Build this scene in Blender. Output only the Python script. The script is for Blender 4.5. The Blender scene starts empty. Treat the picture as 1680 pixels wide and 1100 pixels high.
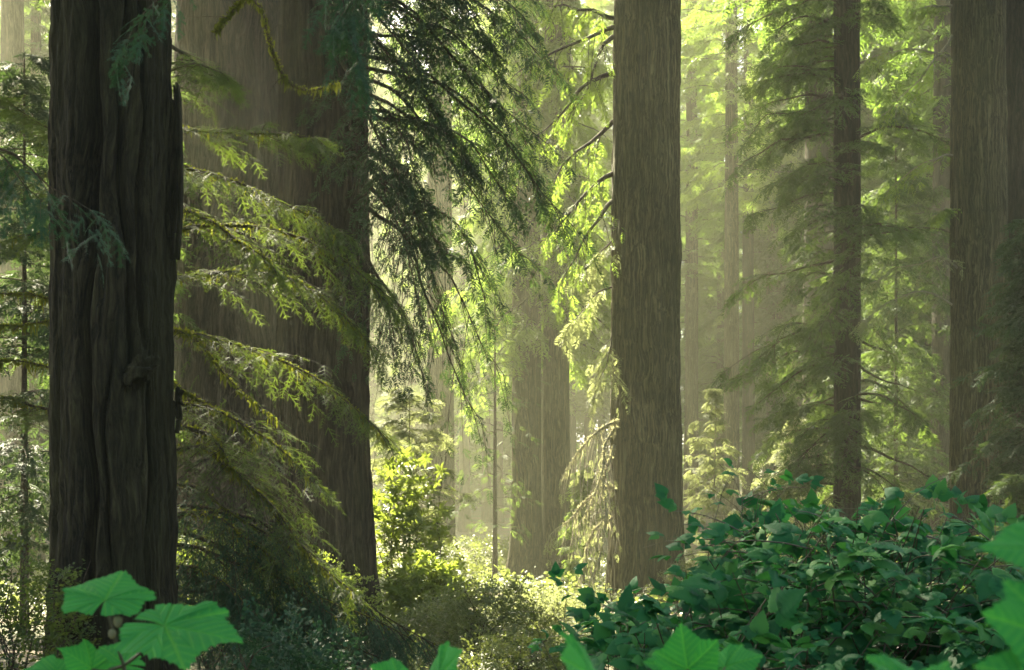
import bpy, math
import numpy as np

C = bpy.context.scene.collection
PI = math.pi
F, CX, HY, EYE = 2333.0, 840.0, 878.0, 1.6      # focal length in photo pixels, centre column, horizon row, eye height
UP = np.array([0., 0., 1.])


def at(px, py, d):
    return np.array([(px - CX) / F * d, d, EYE + (HY - py) / F * d])


def ground_z(x, y):
    x = np.asarray(x, float); y = np.asarray(y, float)
    return (.10 * np.sin(x * .31 + 1.3) * np.sin(y * .23 + .4) + .06 * np.sin(x * .83 + y * .57)
            + .0009 * np.clip(np.abs(x) - 12, 0, None) ** 2 + .085 * np.clip(y - 75, 0, None))


# ---------------------------------------------------------------- helpers
def nrm(a):
    return a / np.maximum(np.linalg.norm(a, axis=-1, keepdims=True), 1e-9)


class Geo:
    def __init__(s):
        s.v, s.f, s.n = [], [], 0
        s.att = []

    def add(s, V, faces, mat=0, att=None):
        """V (n,3); faces (m,k) index array of one polygon size"""
        V = np.asarray(V, float).reshape(-1, 3)
        faces = np.asarray(faces, np.int64)
        s.v.append(V)
        s.att.append(np.zeros(len(V)) if att is None else np.asarray(att, float))
        s.f.append((faces + s.n, mat))
        base = s.n
        s.n += len(V)
        return base

    def addm(s, V, flist, mat=0, att=None):
        base = s.add(V, flist[0], mat, att)
        for f in flist[1:]:
            s.f.append((np.asarray(f, np.int64) + base, mat))

    def mesh(s, name, mats, origin=(0, 0, 0), smooth=False, attname=None):
        V = np.concatenate(s.v) - np.asarray(origin, float)
        me = bpy.data.meshes.new(name)
        nl = sum(f.size for f, _ in s.f)
        npoly = sum(len(f) for f, _ in s.f)
        me.vertices.add(len(V)); me.vertices.foreach_set('co', V.astype(np.float32).ravel())
        me.loops.add(nl); me.polygons.add(npoly)
        me.loops.foreach_set('vertex_index', np.concatenate([f.ravel() for f, _ in s.f]).astype(np.int32))
        tot = np.concatenate([np.full(len(f), f.shape[1]) for f, _ in s.f])
        st = np.concatenate([[0], np.cumsum(tot)[:-1]])
        me.polygons.foreach_set('loop_start', st.astype(np.int32))
        me.polygons.foreach_set('material_index', np.concatenate([np.full(len(f), m) for f, m in s.f]).astype(np.int32))
        if smooth:
            me.polygons.foreach_set('use_smooth', np.ones(npoly, bool))
        for m in mats:
            me.materials.append(m)
        if attname:
            a = me.attributes.new(attname, 'FLOAT', 'POINT')
            a.data.foreach_set('value', np.concatenate(s.att).astype(np.float32))
        me.update(calc_edges=True)
        return me


def obj(name, G, mats, parent=None, origin=(0, 0, 0), smooth=False, label=None, attname=None):
    me = G.mesh(name, mats, origin, smooth, attname) if isinstance(G, Geo) else G
    o = bpy.data.objects.new(name, me)
    C.objects.link(o)
    if parent is not None:
        o.parent = parent
    else:
        o.location = origin
    if label:
        o['label'] = label
    return o


def thing(name, label, cat, loc, group=None):
    o = bpy.data.objects.new(name, None)
    o.empty_display_size = .3
    C.objects.link(o)
    o.location = loc
    o['label'] = label; o['category'] = cat
    if group:
        o['group'] = group
    return o


def copy_thing(src, loc, rotz, scale, label, group):
    r = src.copy(); C.objects.link(r)
    r.location = loc; r.rotation_euler = (0, 0, rotz); r.scale = scale
    r['label'] = label
    if group:
        r['group'] = group
    elif 'group' in r:
        del r['group']
    for ch in list(src.children):
        c = ch.copy(); C.objects.link(c); c.parent = r
        for g in list(ch.children):
            d = g.copy(); C.objects.link(d); d.parent = c
    return r


def vnoise(u, v, nu, seed):
    """value noise, periodic in u with nu cells"""
    r = np.random.default_rng(seed).random((nu, 512))
    ui = np.floor(u).astype(int); vi = np.floor(v).astype(int)
    fu = u - ui; fv = v - vi
    fu = fu * fu * (3 - 2 * fu); fv = fv * fv * (3 - 2 * fv)
    a = r[ui % nu, vi % 512]; b = r[(ui + 1) % nu, vi % 512]
    c = r[ui % nu, (vi + 1) % 512]; d = r[(ui + 1) % nu, (vi + 1) % 512]
    return (a * (1 - fu) + b * fu) * (1 - fv) + (c * (1 - fu) + d * fu) * fv


# ---------------------------------------------------------------- materials
def new_mat(name):
    m = bpy.data.materials.new(name); m.use_nodes = True
    nt = m.node_tree
    for n in list(nt.nodes):
        nt.nodes.remove(n)
    out = nt.nodes.new('ShaderNodeOutputMaterial')
    return m, nt, nt.nodes.new, nt.links.new, out


def ramp(N, cols, poss):
    r = N('ShaderNodeValToRGB')
    e = r.color_ramp.elements
    e[0].position, e[0].color = poss[0], (*cols[0], 1)
    e[1].position, e[1].color = poss[1], (*cols[1], 1)
    for c, p in zip(cols[2:], poss[2:]):
        x = e.new(p); x.color = (*c, 1)
    return r


def leaf_mat(name, cols, trans, tfac=.42, rough=.45, spec=.45, clump=.7, veins=False):
    """cols: three reflect colours picked per leaf; trans: light passing through"""
    m, nt, N, L, out = new_mat(name)
    geo = N('ShaderNodeNewGeometry'); tc = N('ShaderNodeTexCoord')
    nz = N('ShaderNodeTexNoise'); nz.inputs['Scale'].default_value = clump; nz.inputs['Detail'].default_value = 3
    L(tc.outputs['Object'], nz.inputs['Vector'])
    add = N('ShaderNodeMath'); add.operation = 'MULTIPLY_ADD'
    L(geo.outputs['Random Per Island'], add.inputs[0]); add.inputs[1].default_value = .62
    sub = N('ShaderNodeMath'); sub.operation = 'MULTIPLY_ADD'
    L(nz.outputs['Fac'], sub.inputs[0]); sub.inputs[1].default_value = .9; sub.inputs[2].default_value = -.27
    L(sub.outputs[0], add.inputs[2])
    r = ramp(N, cols, (0.05, .5, .95)[:len(cols)])
    L(add.outputs[0], r.inputs['Fac'])
    col = r.outputs['Color']
    if veins:
        at_ = N('ShaderNodeAttribute'); at_.attribute_name = 'vein'
        mx = N('ShaderNodeMix'); mx.data_type = 'RGBA'
        mm = N('ShaderNodeMath'); mm.operation = 'MULTIPLY'; mm.inputs[1].default_value = .75
        L(at_.outputs['Fac'], mm.inputs[0]); L(mm.outputs[0], mx.inputs['Factor'])
        L(col, mx.inputs[6]); mx.inputs[7].default_value = (cols[-1][0] * 2.2, cols[-1][1] * 1.5, cols[-1][2] * 1.3, 1)
        col = mx.outputs[2]
    p = N('ShaderNodeBsdfPrincipled')
    p.inputs['Roughness'].default_value = rough; p.inputs['Specular IOR Level'].default_value = spec
    L(col, p.inputs['Base Color'])
    t = N('ShaderNodeBsdfTranslucent')
    tm = N('ShaderNodeMix'); tm.data_type = 'RGBA'; tm.inputs['Factor'].default_value = .35
    tm.inputs[6].default_value = (*trans, 1); L(col, tm.inputs[7])
    L(tm.outputs[2], t.inputs['Color'])
    mix = N('ShaderNodeMixShader'); mix.inputs['Fac'].default_value = tfac
    L(p.outputs[0], mix.inputs[1]); L(t.outputs[0], mix.inputs[2])
    L(mix.outputs[0], out.inputs['Surface'])
    if veins:
        n2 = N('ShaderNodeTexNoise'); n2.inputs['Scale'].default_value = 160; n2.inputs['Detail'].default_value = 2
        L(tc.outputs['Object'], n2.inputs['Vector'])
        bp = N('ShaderNodeBump'); bp.inputs['Strength'].default_value = .35; bp.inputs['Distance'].default_value = .002
        L(n2.outputs['Fac'], bp.inputs['Height']); L(bp.outputs['Normal'], p.inputs['Normal'])
    return m


def bark_mat(name, dark, mid, light, moss=(.06, .085, .02), mossamt=.35, sx=8., sz=.55, bump=1., bd=.05):
    m, nt, N, L, out = new_mat(name)
    tc = N('ShaderNodeTexCoord')

    wn = N('ShaderNodeTexNoise'); wn.inputs['Scale'].default_value = .8; wn.inputs['Detail'].default_value = 3
    L(tc.outputs['Object'], wn.inputs['Vector'])
    wa = N('ShaderNodeVectorMath'); wa.operation = 'MULTIPLY_ADD'; wa.inputs[1].default_value = (.35, .35, .35)
    L(wn.outputs['Color'], wa.inputs[0]); L(tc.outputs['Object'], wa.inputs[2])

    def mapped(s):
        mp = N('ShaderNodeMapping'); mp.inputs['Scale'].default_value = s
        L(wa.outputs[0], mp.inputs['Vector']); return mp.outputs[0]
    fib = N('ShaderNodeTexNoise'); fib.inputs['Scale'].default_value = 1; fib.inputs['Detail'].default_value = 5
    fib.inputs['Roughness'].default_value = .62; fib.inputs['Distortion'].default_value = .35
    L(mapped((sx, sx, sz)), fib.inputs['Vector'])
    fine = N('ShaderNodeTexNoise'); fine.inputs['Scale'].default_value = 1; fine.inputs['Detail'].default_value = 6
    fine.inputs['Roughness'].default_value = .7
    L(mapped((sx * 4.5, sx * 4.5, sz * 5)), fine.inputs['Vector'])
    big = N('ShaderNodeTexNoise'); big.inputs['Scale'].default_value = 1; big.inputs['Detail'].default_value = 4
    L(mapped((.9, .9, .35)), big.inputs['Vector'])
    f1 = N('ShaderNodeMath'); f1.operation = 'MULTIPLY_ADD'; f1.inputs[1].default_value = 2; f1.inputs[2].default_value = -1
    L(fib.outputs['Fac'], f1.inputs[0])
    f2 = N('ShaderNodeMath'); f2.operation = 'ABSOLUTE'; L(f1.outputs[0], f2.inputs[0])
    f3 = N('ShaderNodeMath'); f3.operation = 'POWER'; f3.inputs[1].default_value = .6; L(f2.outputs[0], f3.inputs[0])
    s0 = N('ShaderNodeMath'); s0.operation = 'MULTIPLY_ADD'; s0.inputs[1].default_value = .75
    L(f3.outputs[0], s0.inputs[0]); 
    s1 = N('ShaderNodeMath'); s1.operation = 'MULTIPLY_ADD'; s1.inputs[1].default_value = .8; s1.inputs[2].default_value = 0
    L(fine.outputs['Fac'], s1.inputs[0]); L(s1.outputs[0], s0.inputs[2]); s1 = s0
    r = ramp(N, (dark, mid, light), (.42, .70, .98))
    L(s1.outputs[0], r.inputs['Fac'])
    mf = N('ShaderNodeMapRange'); mf.inputs['From Min'].default_value = .42; mf.inputs['From Max'].default_value = .7
    mf.inputs['To Max'].default_value = mossamt
    L(big.outputs['Fac'], mf.inputs['Value'])
    mx = N('ShaderNodeMix'); mx.data_type = 'RGBA'
    L(mf.outputs[0], mx.inputs['Factor']); L(r.outputs['Color'], mx.inputs[6]); mx.inputs[7].default_value = (*moss, 1)
    p = N('ShaderNodeBsdfPrincipled'); p.inputs['Roughness'].default_value = .92; p.inputs['Specular IOR Level'].default_value = .15
    L(mx.outputs[2], p.inputs['Base Color'])
    bp = N('ShaderNodeBump'); bp.inputs['Strength'].default_value = bump; bp.inputs['Distance'].default_value = bd
    L(s1.outputs[0], bp.inputs['Height']); L(bp.outputs['Normal'], p.inputs['Normal'])
    L(p.outputs[0], out.inputs['Surface'])
    return m


def soil_mat():
    m, nt, N, L, out = new_mat('forest floor')
    tc = N('ShaderNodeTexCoord')
    a = N('ShaderNodeTexNoise'); a.inputs['Scale'].default_value = .5; a.inputs['Detail'].default_value = 8
    b = N('ShaderNodeTexNoise'); b.inputs['Scale'].default_value = 14; b.inputs['Detail'].default_value = 8
    L(tc.outputs['Object'], a.inputs['Vector']); L(tc.outputs['Object'], b.inputs['Vector'])
    r = ramp(N, ((.035, .022, .012), (.11, .075, .04), (.17, .13, .07)), (.3, .55, .75)); L(b.outputs['Fac'], r.inputs['Fac'])
    g = ramp(N, ((0, 0, 0), (1, 1, 1)), (.42, .6)); L(a.outputs['Fac'], g.inputs['Fac'])
    mx = N('ShaderNodeMix'); mx.data_type = 'RGBA'; L(g.outputs['Color'], mx.inputs['Factor'])
    L(r.outputs['Color'], mx.inputs[6]); mx.inputs[7].default_value = (.05, .07, .02, 1)
    p = N('ShaderNodeBsdfPrincipled'); p.inputs['Roughness'].default_value = .95
    L(mx.outputs[2], p.inputs['Base Color'])
    bp = N('ShaderNodeBump'); bp.inputs['Strength'].default_value = 1; bp.inputs['Distance'].default_value = .05
    L(b.outputs['Fac'], bp.inputs['Height']); L(bp.outputs['Normal'], p.inputs['Normal'])
    L(p.outputs[0], out.inputs['Surface'])
    return m


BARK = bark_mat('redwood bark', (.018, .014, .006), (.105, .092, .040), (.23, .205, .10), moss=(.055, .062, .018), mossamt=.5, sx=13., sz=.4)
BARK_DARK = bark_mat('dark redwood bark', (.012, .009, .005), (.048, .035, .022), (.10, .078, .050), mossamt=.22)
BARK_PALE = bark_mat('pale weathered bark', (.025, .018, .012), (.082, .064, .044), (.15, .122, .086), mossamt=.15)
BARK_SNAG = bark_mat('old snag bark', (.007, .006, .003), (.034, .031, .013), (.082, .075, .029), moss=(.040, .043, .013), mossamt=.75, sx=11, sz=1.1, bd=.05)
WOOD_CHAR = bark_mat('charred wood', (.008, .007, .006), (.022, .018, .014), (.05, .042, .032), mossamt=.1, sx=14, sz=.5)
TWIG = bark_mat('twig bark', (.03, .022, .014), (.075, .055, .035), (.14, .11, .075), sx=30, sz=8, bd=.004)
TWIG_DEAD = bark_mat('dead pale twig', (.13, .11, .075), (.27, .24, .17), (.42, .38, .29), moss=(.16, .17, .07), mossamt=.6, sx=30, sz=8, bd=.004)
CANE = leaf_mat('bush cane', ((.030, .022, .012), (.05, .045, .016), (.085, .085, .03)), (.1, .1, .03), tfac=.05)

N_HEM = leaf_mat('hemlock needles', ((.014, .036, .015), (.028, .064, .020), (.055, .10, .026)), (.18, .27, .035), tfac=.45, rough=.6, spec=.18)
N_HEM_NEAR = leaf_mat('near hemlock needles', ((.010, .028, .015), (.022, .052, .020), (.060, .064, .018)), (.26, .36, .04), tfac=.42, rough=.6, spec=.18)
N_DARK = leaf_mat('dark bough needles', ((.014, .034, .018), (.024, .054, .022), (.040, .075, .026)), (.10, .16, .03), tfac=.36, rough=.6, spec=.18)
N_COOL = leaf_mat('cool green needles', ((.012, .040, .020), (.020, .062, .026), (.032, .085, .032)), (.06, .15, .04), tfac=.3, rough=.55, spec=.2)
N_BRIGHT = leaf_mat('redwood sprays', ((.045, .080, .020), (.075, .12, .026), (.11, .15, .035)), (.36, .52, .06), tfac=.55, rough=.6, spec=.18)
N_PALE = leaf_mat('sunlit pale needles', ((.08, .11, .045), (.12, .15, .06), (.18, .20, .09)), (.36, .40, .14), tfac=.5, rough=.6, spec=.18)  # paleness imitates whitish light on sunlit foliage
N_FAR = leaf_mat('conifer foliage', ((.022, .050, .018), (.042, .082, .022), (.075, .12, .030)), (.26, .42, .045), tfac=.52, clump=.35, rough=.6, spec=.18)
MOSS = leaf_mat('hanging moss', ((.042, .052, .010), (.076, .086, .014), (.125, .13, .022)), (.30, .33, .03), tfac=.45, rough=.8, spec=.1, clump=3)
LICHEN = leaf_mat('pale beard lichen', ((.20, .20, .11), (.30, .29, .17), (.40, .38, .24)), (.42, .40, .2), tfac=.4, rough=.8, spec=.1, clump=3)
L_BUSH = leaf_mat('bush leaf', ((.007, .066, .022), (.018, .130, .036), (.085, .24, .036)), (.06, .27, .04), tfac=.30, rough=.55, spec=.16, clump=5)
L_THIM = leaf_mat('lobed leaf', ((.020, .18, .040), (.034, .26, .050), (.070, .32, .05)), (.07, .45, .04), tfac=.45, rough=.62, spec=.12, clump=22, veins=True)
L_RHODO = leaf_mat('whorled shrub leaf', ((.05, .10, .02), (.09, .14, .026), (.16, .20, .04)), (.36, .44, .05), tfac=.48, rough=.42, spec=.4)
L_HUCK = leaf_mat('small shrub leaf', ((.035, .07, .02), (.07, .105, .028), (.13, .15, .05)), (.28, .32, .06), tfac=.42, rough=.42, spec=.45)
L_FLOOR = leaf_mat('ground plants', ((.05, .085, .025), (.085, .12, .035), (.15, .17, .06)), (.3, .36, .07), tfac=.45, rough=.45, spec=.35, clump=.5)
SOIL = soil_mat()


# ---------------------------------------------------------------- geometry pieces
def tubes(G, P, R, sides=4, mat=0):
    """P (N,K,3) polylines, R (N,K) radii"""
    N_, K, _ = P.shape
    T = nrm(np.gradient(P, axis=1))
    ref = np.where(np.abs(T[:, :1, 2:3]) > .85, np.array([1., .1, 0.]), np.array([.05, .03, 1.]))
    A = nrm(np.cross(T, np.broadcast_to(ref, T.shape))); B = np.cross(T, A)
    th = np.arange(sides) / sides * 2 * PI
    V = (P[:, :, None] + R[:, :, None, None] * (np.cos(th)[:, None] * A[:, :, None] + np.sin(th)[:, None] * B[:, :, None]))
    k = np.arange(K - 1)[:, None]; s = np.arange(sides)[None]
    q = np.stack([k * sides + s, k * sides + (s + 1) % sides, (k + 1) * sides + (s + 1) % sides, (k + 1) * sides + s], -1).reshape(-1, 4)
    q = (q[None] + (np.arange(N_) * K * sides)[:, None, None]).reshape(-1, 4)
    G.add(V.reshape(-1, 3), q, mat)


def stamp(G, tem, O, X, Z, S, mat=0, tid=None, rng=None):
    """copy flat leaf / spray templates onto many frames"""
    if len(O) == 0:
        return
    X = nrm(X); Y = nrm(np.cross(Z, X)); Z = np.cross(X, Y)
    S = np.broadcast_to(S, (len(O),))
    if tid is None:
        tid = np.arange(len(O)) % len(tem)
    for i, (tv, fs) in enumerate(tem):
        k = np.where(tid == i)[0]
        if len(k) == 0:
            continue
        V = O[k, None] + S[k, None, None] * (tv[None, :, 0:1] * X[k, None] + tv[None, :, 1:2] * Y[k, None] + tv[None, :, 2:3] * Z[k, None])
        off = (np.arange(len(k)) * len(tv))[:, None, None]
        G.addm(V.reshape(-1, 3), [(f[None] + off).reshape(-1, f.shape[1]) for f in fs], mat)


def t_mid(seed, n=6, wid=.13, ln=.42):
    """spray of narrow leaflets, unit length"""
    r = np.random.default_rng(seed); V = []; Q = []

    def leaf(b, a, l, w, dz):
        c, s = math.cos(a), math.sin(a); i = len(V)
        for (x, y, z) in ((0, 0, 0), (.45, w, .02), (1, 0, -dz), (.45, -w, .02)):
            V.append((b[0] + l * (c * x) - l * s * y, b[1] + l * (s * x) + l * c * y, b[2] + l * z))
        Q.append((i, i + 1, i + 2, i + 3))
    for k in range(n):
        x = .06 + .84 * k / (n - 1)
        for sd in (-1, 1):
            if r.random() < .1:
                continue
            leaf((x + r.normal(0, .02), 0, -.12 * x * x), sd * r.uniform(.65, 1.05), ln * (1.05 - .75 * abs(x - .3)) * r.uniform(.75, 1.15), wid / ln * r.uniform(.8, 1.2) * .4, r.uniform(0, .3))
    leaf((.88, 0, -.1), r.normal(0, .1), .2, .22, .1)
    return np.array(V), [np.array(Q)]


def t_near(seed, n=6, nl=.085, nw=.030, sp=.030):
    """feathery conifer spray with separate needles, unit length"""
    r = np.random.default_rng(seed); V = []; T = []

    def twiglet(b, a, l, dz):
        c, s = math.cos(a), math.sin(a)
        m = max(3, int(l / sp))
        for j in range(m + 1):
            u = j / m; x = u * l; z = -dz * u * u * l
            for sd in ((-1, 1) if j < m else (0,)):
                na = a + sd * r.uniform(.75, 1.1); L_ = nl * (1 - .35 * u) * r.uniform(.8, 1.15)
                bx, by = b[0] + c * x, b[1] + s * x
                nx, ny = math.cos(na), math.sin(na); i = len(V)
                V.append((bx - c * nw * .5, by - s * nw * .5, b[2] + z)); V.append((bx + c * nw * .5, by + s * nw * .5, b[2] + z))
                V.append((bx + nx * L_, by + ny * L_, b[2] + z - r.uniform(-.01, .025)))
                T.append((i, i + 1, i + 2))
        i = len(V); h = .008
        V.extend([(b[0], b[1] - h, b[2]), (b[0], b[1] + h, b[2]), (b[0] + c * l, b[1] + s * l, b[2] - dz * l)])
        T.append((i, i + 1, i + 2))
    for k in range(n):
        x = .04 + .8 * k / (n - 1)
        for sd in (-1, 1):
            if r.random() < .08:
                continue
            twiglet((x + r.normal(0, .02), 0, -.15 * x * x), sd * r.uniform(.7, 1.05), .36 * (1.1 - abs(x - .25)) * r.uniform(.7, 1.2), r.uniform(.05, .5))
    twiglet((0, 0, 0), 0, 1.0, .15)
    return np.array(V), [np.array(T)]


MID = [t_mid(i) for i in range(3)]
MIDL = [t_mid(10 + i, n=5, wid=.17, ln=.5) for i in range(3)]
NEAR = [t_near(20 + i, n=4, nl=.058, nw=.022, sp=.028) for i in range(3)]
NEAR_S = [t_near(30 + i, n=4, nl=.11, nw=.035, sp=.045) for i in range(3)]
NEAR_SP = [t_near(40 + i, n=3, nl=.10, nw=.03, sp=.05) for i in range(3)]


class Path:
    def __init__(s, rng, root, tip, arch, wob=.035):
        s.a = np.atleast_2d(np.asarray(root, float)); s.b = np.atleast_2d(np.asarray(tip, float))
        s.L = np.linalg.norm(s.b - s.a, axis=1)
        s.arch = np.broadcast_to(arch, s.L.shape) * s.L
        s.w = rng.normal(0, wob, (3, len(s.L), 3)) * s.L[None, :, None]

    def __call__(s, i, t):
        t = t[..., None]
        p = s.a[i] + (s.b[i] - s.a[i]) * t
        p = p + s.w[0][i] * np.sin(PI * t) + s.w[1][i] * np.sin(2 * PI * t) * .7 + s.w[2][i] * np.sin(5 * PI * t) * .25
        p = p + UP * (s.arch[i][..., None] * 4 * t * (1 - t))
        return p


def boughs(G, rng, root, tip, arch=.08, r0=.03, ns=10, l2=.4, nf=5, flen=.3, tem=MID, dr2=.3, keep=.9, start=.12,
           mw=0, ml=1, wob=.035, nj=.35, ang=(1.15, .5), sides=5, twr=.22, hang=0., fkeep=1., wood2=True):
    P = Path(rng, root, tip, arch, wob); M = len(P.L)
    I = np.arange(M)[:, None]
    K = 11; t = np.broadcast_to(np.linspace(0, 1, K), (M, K))
    pts = P(np.broadcast_to(I, (M, K)), t)
    tubes(G, pts, np.broadcast_to(r0, (M,))[:, None] * (1.02 - .9 * t ** .8), sides, mw)
    # secondary twigs
    tj = np.clip(np.linspace(start, .99, ns)[None] + rng.normal(0, .35 / ns, (M, ns)), .03, .99)
    mask = rng.random((M, ns)) < keep
    II = np.broadcast_to(I, (M, ns))[mask]; tj = tj[mask]
    side = np.where(np.broadcast_to(np.arange(ns), (M, ns))[mask] % 2 == 0, 1., -1.)
    pos = P(II, tj); tan = nrm(P(II, np.minimum(tj + .02, 1.02)) - P(II, tj - .02))
    lat = nrm(np.cross(tan, UP)); n = len(II)
    a = ang[0] + (ang[1] - ang[0]) * tj + rng.normal(0, .18, n)
    d2 = nrm(np.cos(a)[:, None] * tan + (np.sin(a) * side)[:, None] * lat + rng.normal(0, .13, (n, 3)) - UP * hang)
    L2 = np.broadcast_to(l2, (M,))[II] * P.L[II] * (.3 + .9 * (1 - tj) ** .8 * np.minimum(1, tj / .25)) * rng.uniform(.65, 1.25, n)
    dr = dr2 * rng.uniform(.6, 1.5, n)
    u = np.linspace(0, 1, 5)
    q = lambda uu, j: pos[j] + d2[j] * (L2[j] * uu)[..., None] - UP * (dr[j] * L2[j] * uu * uu)[..., None]
    J = np.broadcast_to(np.arange(n)[:, None], (n, 5))
    if wood2:
        rr = np.broadcast_to(r0, (M,))[II] * twr
        tubes(G, q(np.broadcast_to(u, (n, 5)), J), rr[:, None] * (1 - .75 * u)[None], 3, mw)
    # sprays
    if nf > 0:
        J = np.broadcast_to(np.arange(n)[:, None], (n, nf))
        uk = np.clip(np.linspace(.12, 1., nf)[None] + rng.normal(0, .3 / nf, (n, nf)), .05, 1)
        sd = np.where((np.arange(nf)[None] + rng.integers(0, 2, (n, 1))) % 2 == 0, 1., -1.) * np.where(np.arange(nf) == nf - 1, .15, 1.)[None]
        fm = rng.random((n, nf)) < fkeep
        J = J[fm]; uk = uk[fm]; sd = sd[fm]
        fo = q(uk, J); ft = nrm(d2[J] - UP * (2 * dr[J] * uk)[:, None]); fl = nrm(np.cross(ft, UP) + 1e-4)
        fx = nrm(ft * .75 + fl * (sd * .72)[:, None] + rng.normal(0, .16, ft.shape) - UP * (.12 + hang * .5))
        fz = UP + rng.normal(0, nj, ft.shape)
        stamp(G, tem, fo, fx, fz, np.broadcast_to(flen, (M,))[II][J] * rng.uniform(.65, 1.2, len(J)), ml, rng.integers(0, len(tem), len(J)))
    return P


def hanging(G, rng, P, n, lmin, lmax, w, mat=0, t0=0., t1=1., sleeve=0., sag=1.):
    """moss strands hanging under the branch paths P, plus a ragged mossy sleeve"""
    M = len(P.L)
    i = rng.integers(0, M, n); t = rng.uniform(t0, t1, n)
    clump = .5 + .5 * np.sin(t * 37 + i * 2.1) * np.sin(t * 17 + i)
    o = P(i, t) + rng.normal(0, .012, (n, 3))
    L_ = (lmin + (lmax - lmin) * rng.random(n) ** 2.2 * clump); ww = w * rng.uniform(.5, 1.4, n)
    d = nrm(rng.normal(0, 1, (n, 3)) * np.array([1, 1, .05])); sw = rng.normal(0, .18, (n, 3)) * np.array([1, 1, .1])
    fr = np.array([0, .35, .7, 1.]); wd = np.array([.6, 1., .7, .08])
    c = o[:, None] - UP * (L_[:, None] * fr[None])[..., None] * sag + sw[:, None] * (L_[:, None] * fr[None] ** 2)[..., None]
    V = np.stack([c - d[:, None] * (ww[:, None] * wd)[..., None], c + d[:, None] * (ww[:, None] * wd)[..., None]], 2).reshape(-1, 3)
    b = (np.arange(n) * 8)[:, None, None]; k = np.arange(3)[:, None] * 2
    q = (np.concatenate([k, k + 1, k + 3, k + 2], 1)[None] + b).reshape(-1, 4)
    G.add(V, q, mat)
    if sleeve > 0:
        K = 40; tq = np.broadcast_to(np.linspace(t0, t1, K), (M, K)); Iq = np.broadcast_to(np.arange(M)[:, None], (M, K))
        tubes(G, P(Iq, tq), (sleeve * .36) * (1.12 - tq) * rng.uniform(.55, 1.25, (M, K)), 6, mat)
        m = int(n * 1.6)
        i = rng.integers(0, M, m); t = rng.uniform(t0, t1 * .9, m); o = P(i, t)
        x = nrm(rng.normal(0, 1, (m, 3))); z = nrm(rng.normal(0, 1, (m, 3)))
        tv = np.array([(0, -.3, 0), (.6, -.22, .05), (1, 0, 0), (.5, .25, .05)]); 
        stamp(G, [(tv, [np.array([[0, 1, 2, 3]])])], o, x, z, sleeve * rng.uniform(.5, 1.3, m) * (1.15 - .7 * t), mat)


def trunk(h, r0, seed, segs=96, amp=.045, ridges=44, top=.55, flare=.35, fh=1.3, lean=(0, 0), lobes=.06, fine=True, zvis=16., extra=None, zmin=-.4):
    rng = np.random.default_rng(seed)
    z = np.concatenate([np.arange(zmin, min(zvis, h), .09 if fine else .35), np.linspace(min(zvis, h), h, 14)])
    th = np.arange(segs) / segs * 2 * PI
    Z, T = np.meshgrid(z, th, indexing='ij'); zz = np.maximum(Z, 0)
    R = r0 * (1 - (1 - top) * (zz / h) ** .9)
    lob = vnoise(T / (2 * PI) * 7, zz * .10 + 3, 7, seed) - .5
    R = R * (1 + lobes * 2 * lob)
    fl = vnoise(T / (2 * PI) * 9, zz * .02, 9, seed + 5)
    R = R * (1 + flare * (.45 + 1.1 * fl) * np.exp(-zz / fh))
    u = T / (2 * PI) * ridges + 2.4 * (vnoise(T / (2 * PI) * 5, zz * .30, 5, seed + 1) - .5) + .9 * (vnoise(T / (2 * PI) * 16, zz * .8, 16, seed + 6) - .5)
    n1 = vnoise(u, zz * .5 + 7, ridges, seed + 2)
    n2 = vnoise(u * 2, zz * 1.3 + 2, ridges * 2, seed + 3)
    n3 = vnoise(u * 1., zz * 3.5, ridges, seed + 4)
    rg = np.abs(2 * n1 - 1) ** .6
    R = R * (1 + amp * (1.6 * rg + .7 * n2 + .7 * n3 - 1.4))
    if extra is not None:
        R = R + extra(T, Z, r0)
    # gentle irregular drift of the axis
    dx = lean[0] * zz + r0 * .10 * (vnoise(zz * .13, zz * 0 + 1, 97, seed + 8) - .5)
    dy = lean[1] * zz + r0 * .10 * (vnoise(zz * .13, zz * 0 + 9, 97, seed + 9) - .5)
    V = np.stack([dx + R * np.cos(T), dy + R * np.sin(T), Z], -1).reshape(-1, 3)
    k = np.arange(len(z) - 1)[:, None]; s = np.arange(segs)[None]
    q = np.stack([k * segs + s, k * segs + (s + 1) % segs, (k + 1) * segs + (s + 1) % segs, (k + 1) * segs + s], -1).reshape(-1, 4)
    G = Geo(); G.add(V, q)
    G.f.append(((np.arange(segs) + (len(z) - 1) * segs)[None], 0))
    return G


def crown(rng, z0, z1, R, nb, ns, nf, flen, tem=MID, droop=.25, r0=.05, pw=.75, low=.45, l2=.36, keep=.85, nj=.4, arch=.08, hang=0., az=None, bend=0., fkeep=1., G=None, dr2=.3, r_in=0., ml=1):
    G = G or Geo()
    s = np.sort(rng.random(nb)); s = .6 * s + .4 * np.linspace(0, 1, nb)
    z = z0 + (z1 - z0) * s
    Rr = R * np.clip(1 - s, .02, 1) ** pw * (low + (1 - low) * np.minimum(1, s / .18)) * rng.uniform(.55, 1.15, nb)
    a = np.arange(nb) * 2.39996 + rng.normal(0, .4, nb) if az is None else az(rng, nb)
    root = np.stack([np.cos(a) * r_in, np.sin(a) * r_in, z], 1)
    tip = np.stack([np.cos(a) * Rr, np.sin(a) * Rr, z - droop * Rr * rng.uniform(.3, 1.7, nb) + .25 * Rr * s], 1)
    boughs(G, rng, root, tip, arch, np.clip(r0 * Rr / R, .008, None), ns, l2, nf, flen, tem, keep=keep, nj=nj, hang=hang, fkeep=fkeep, dr2=dr2, wood2=True, sides=4, ml=ml)
    return G


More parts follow.
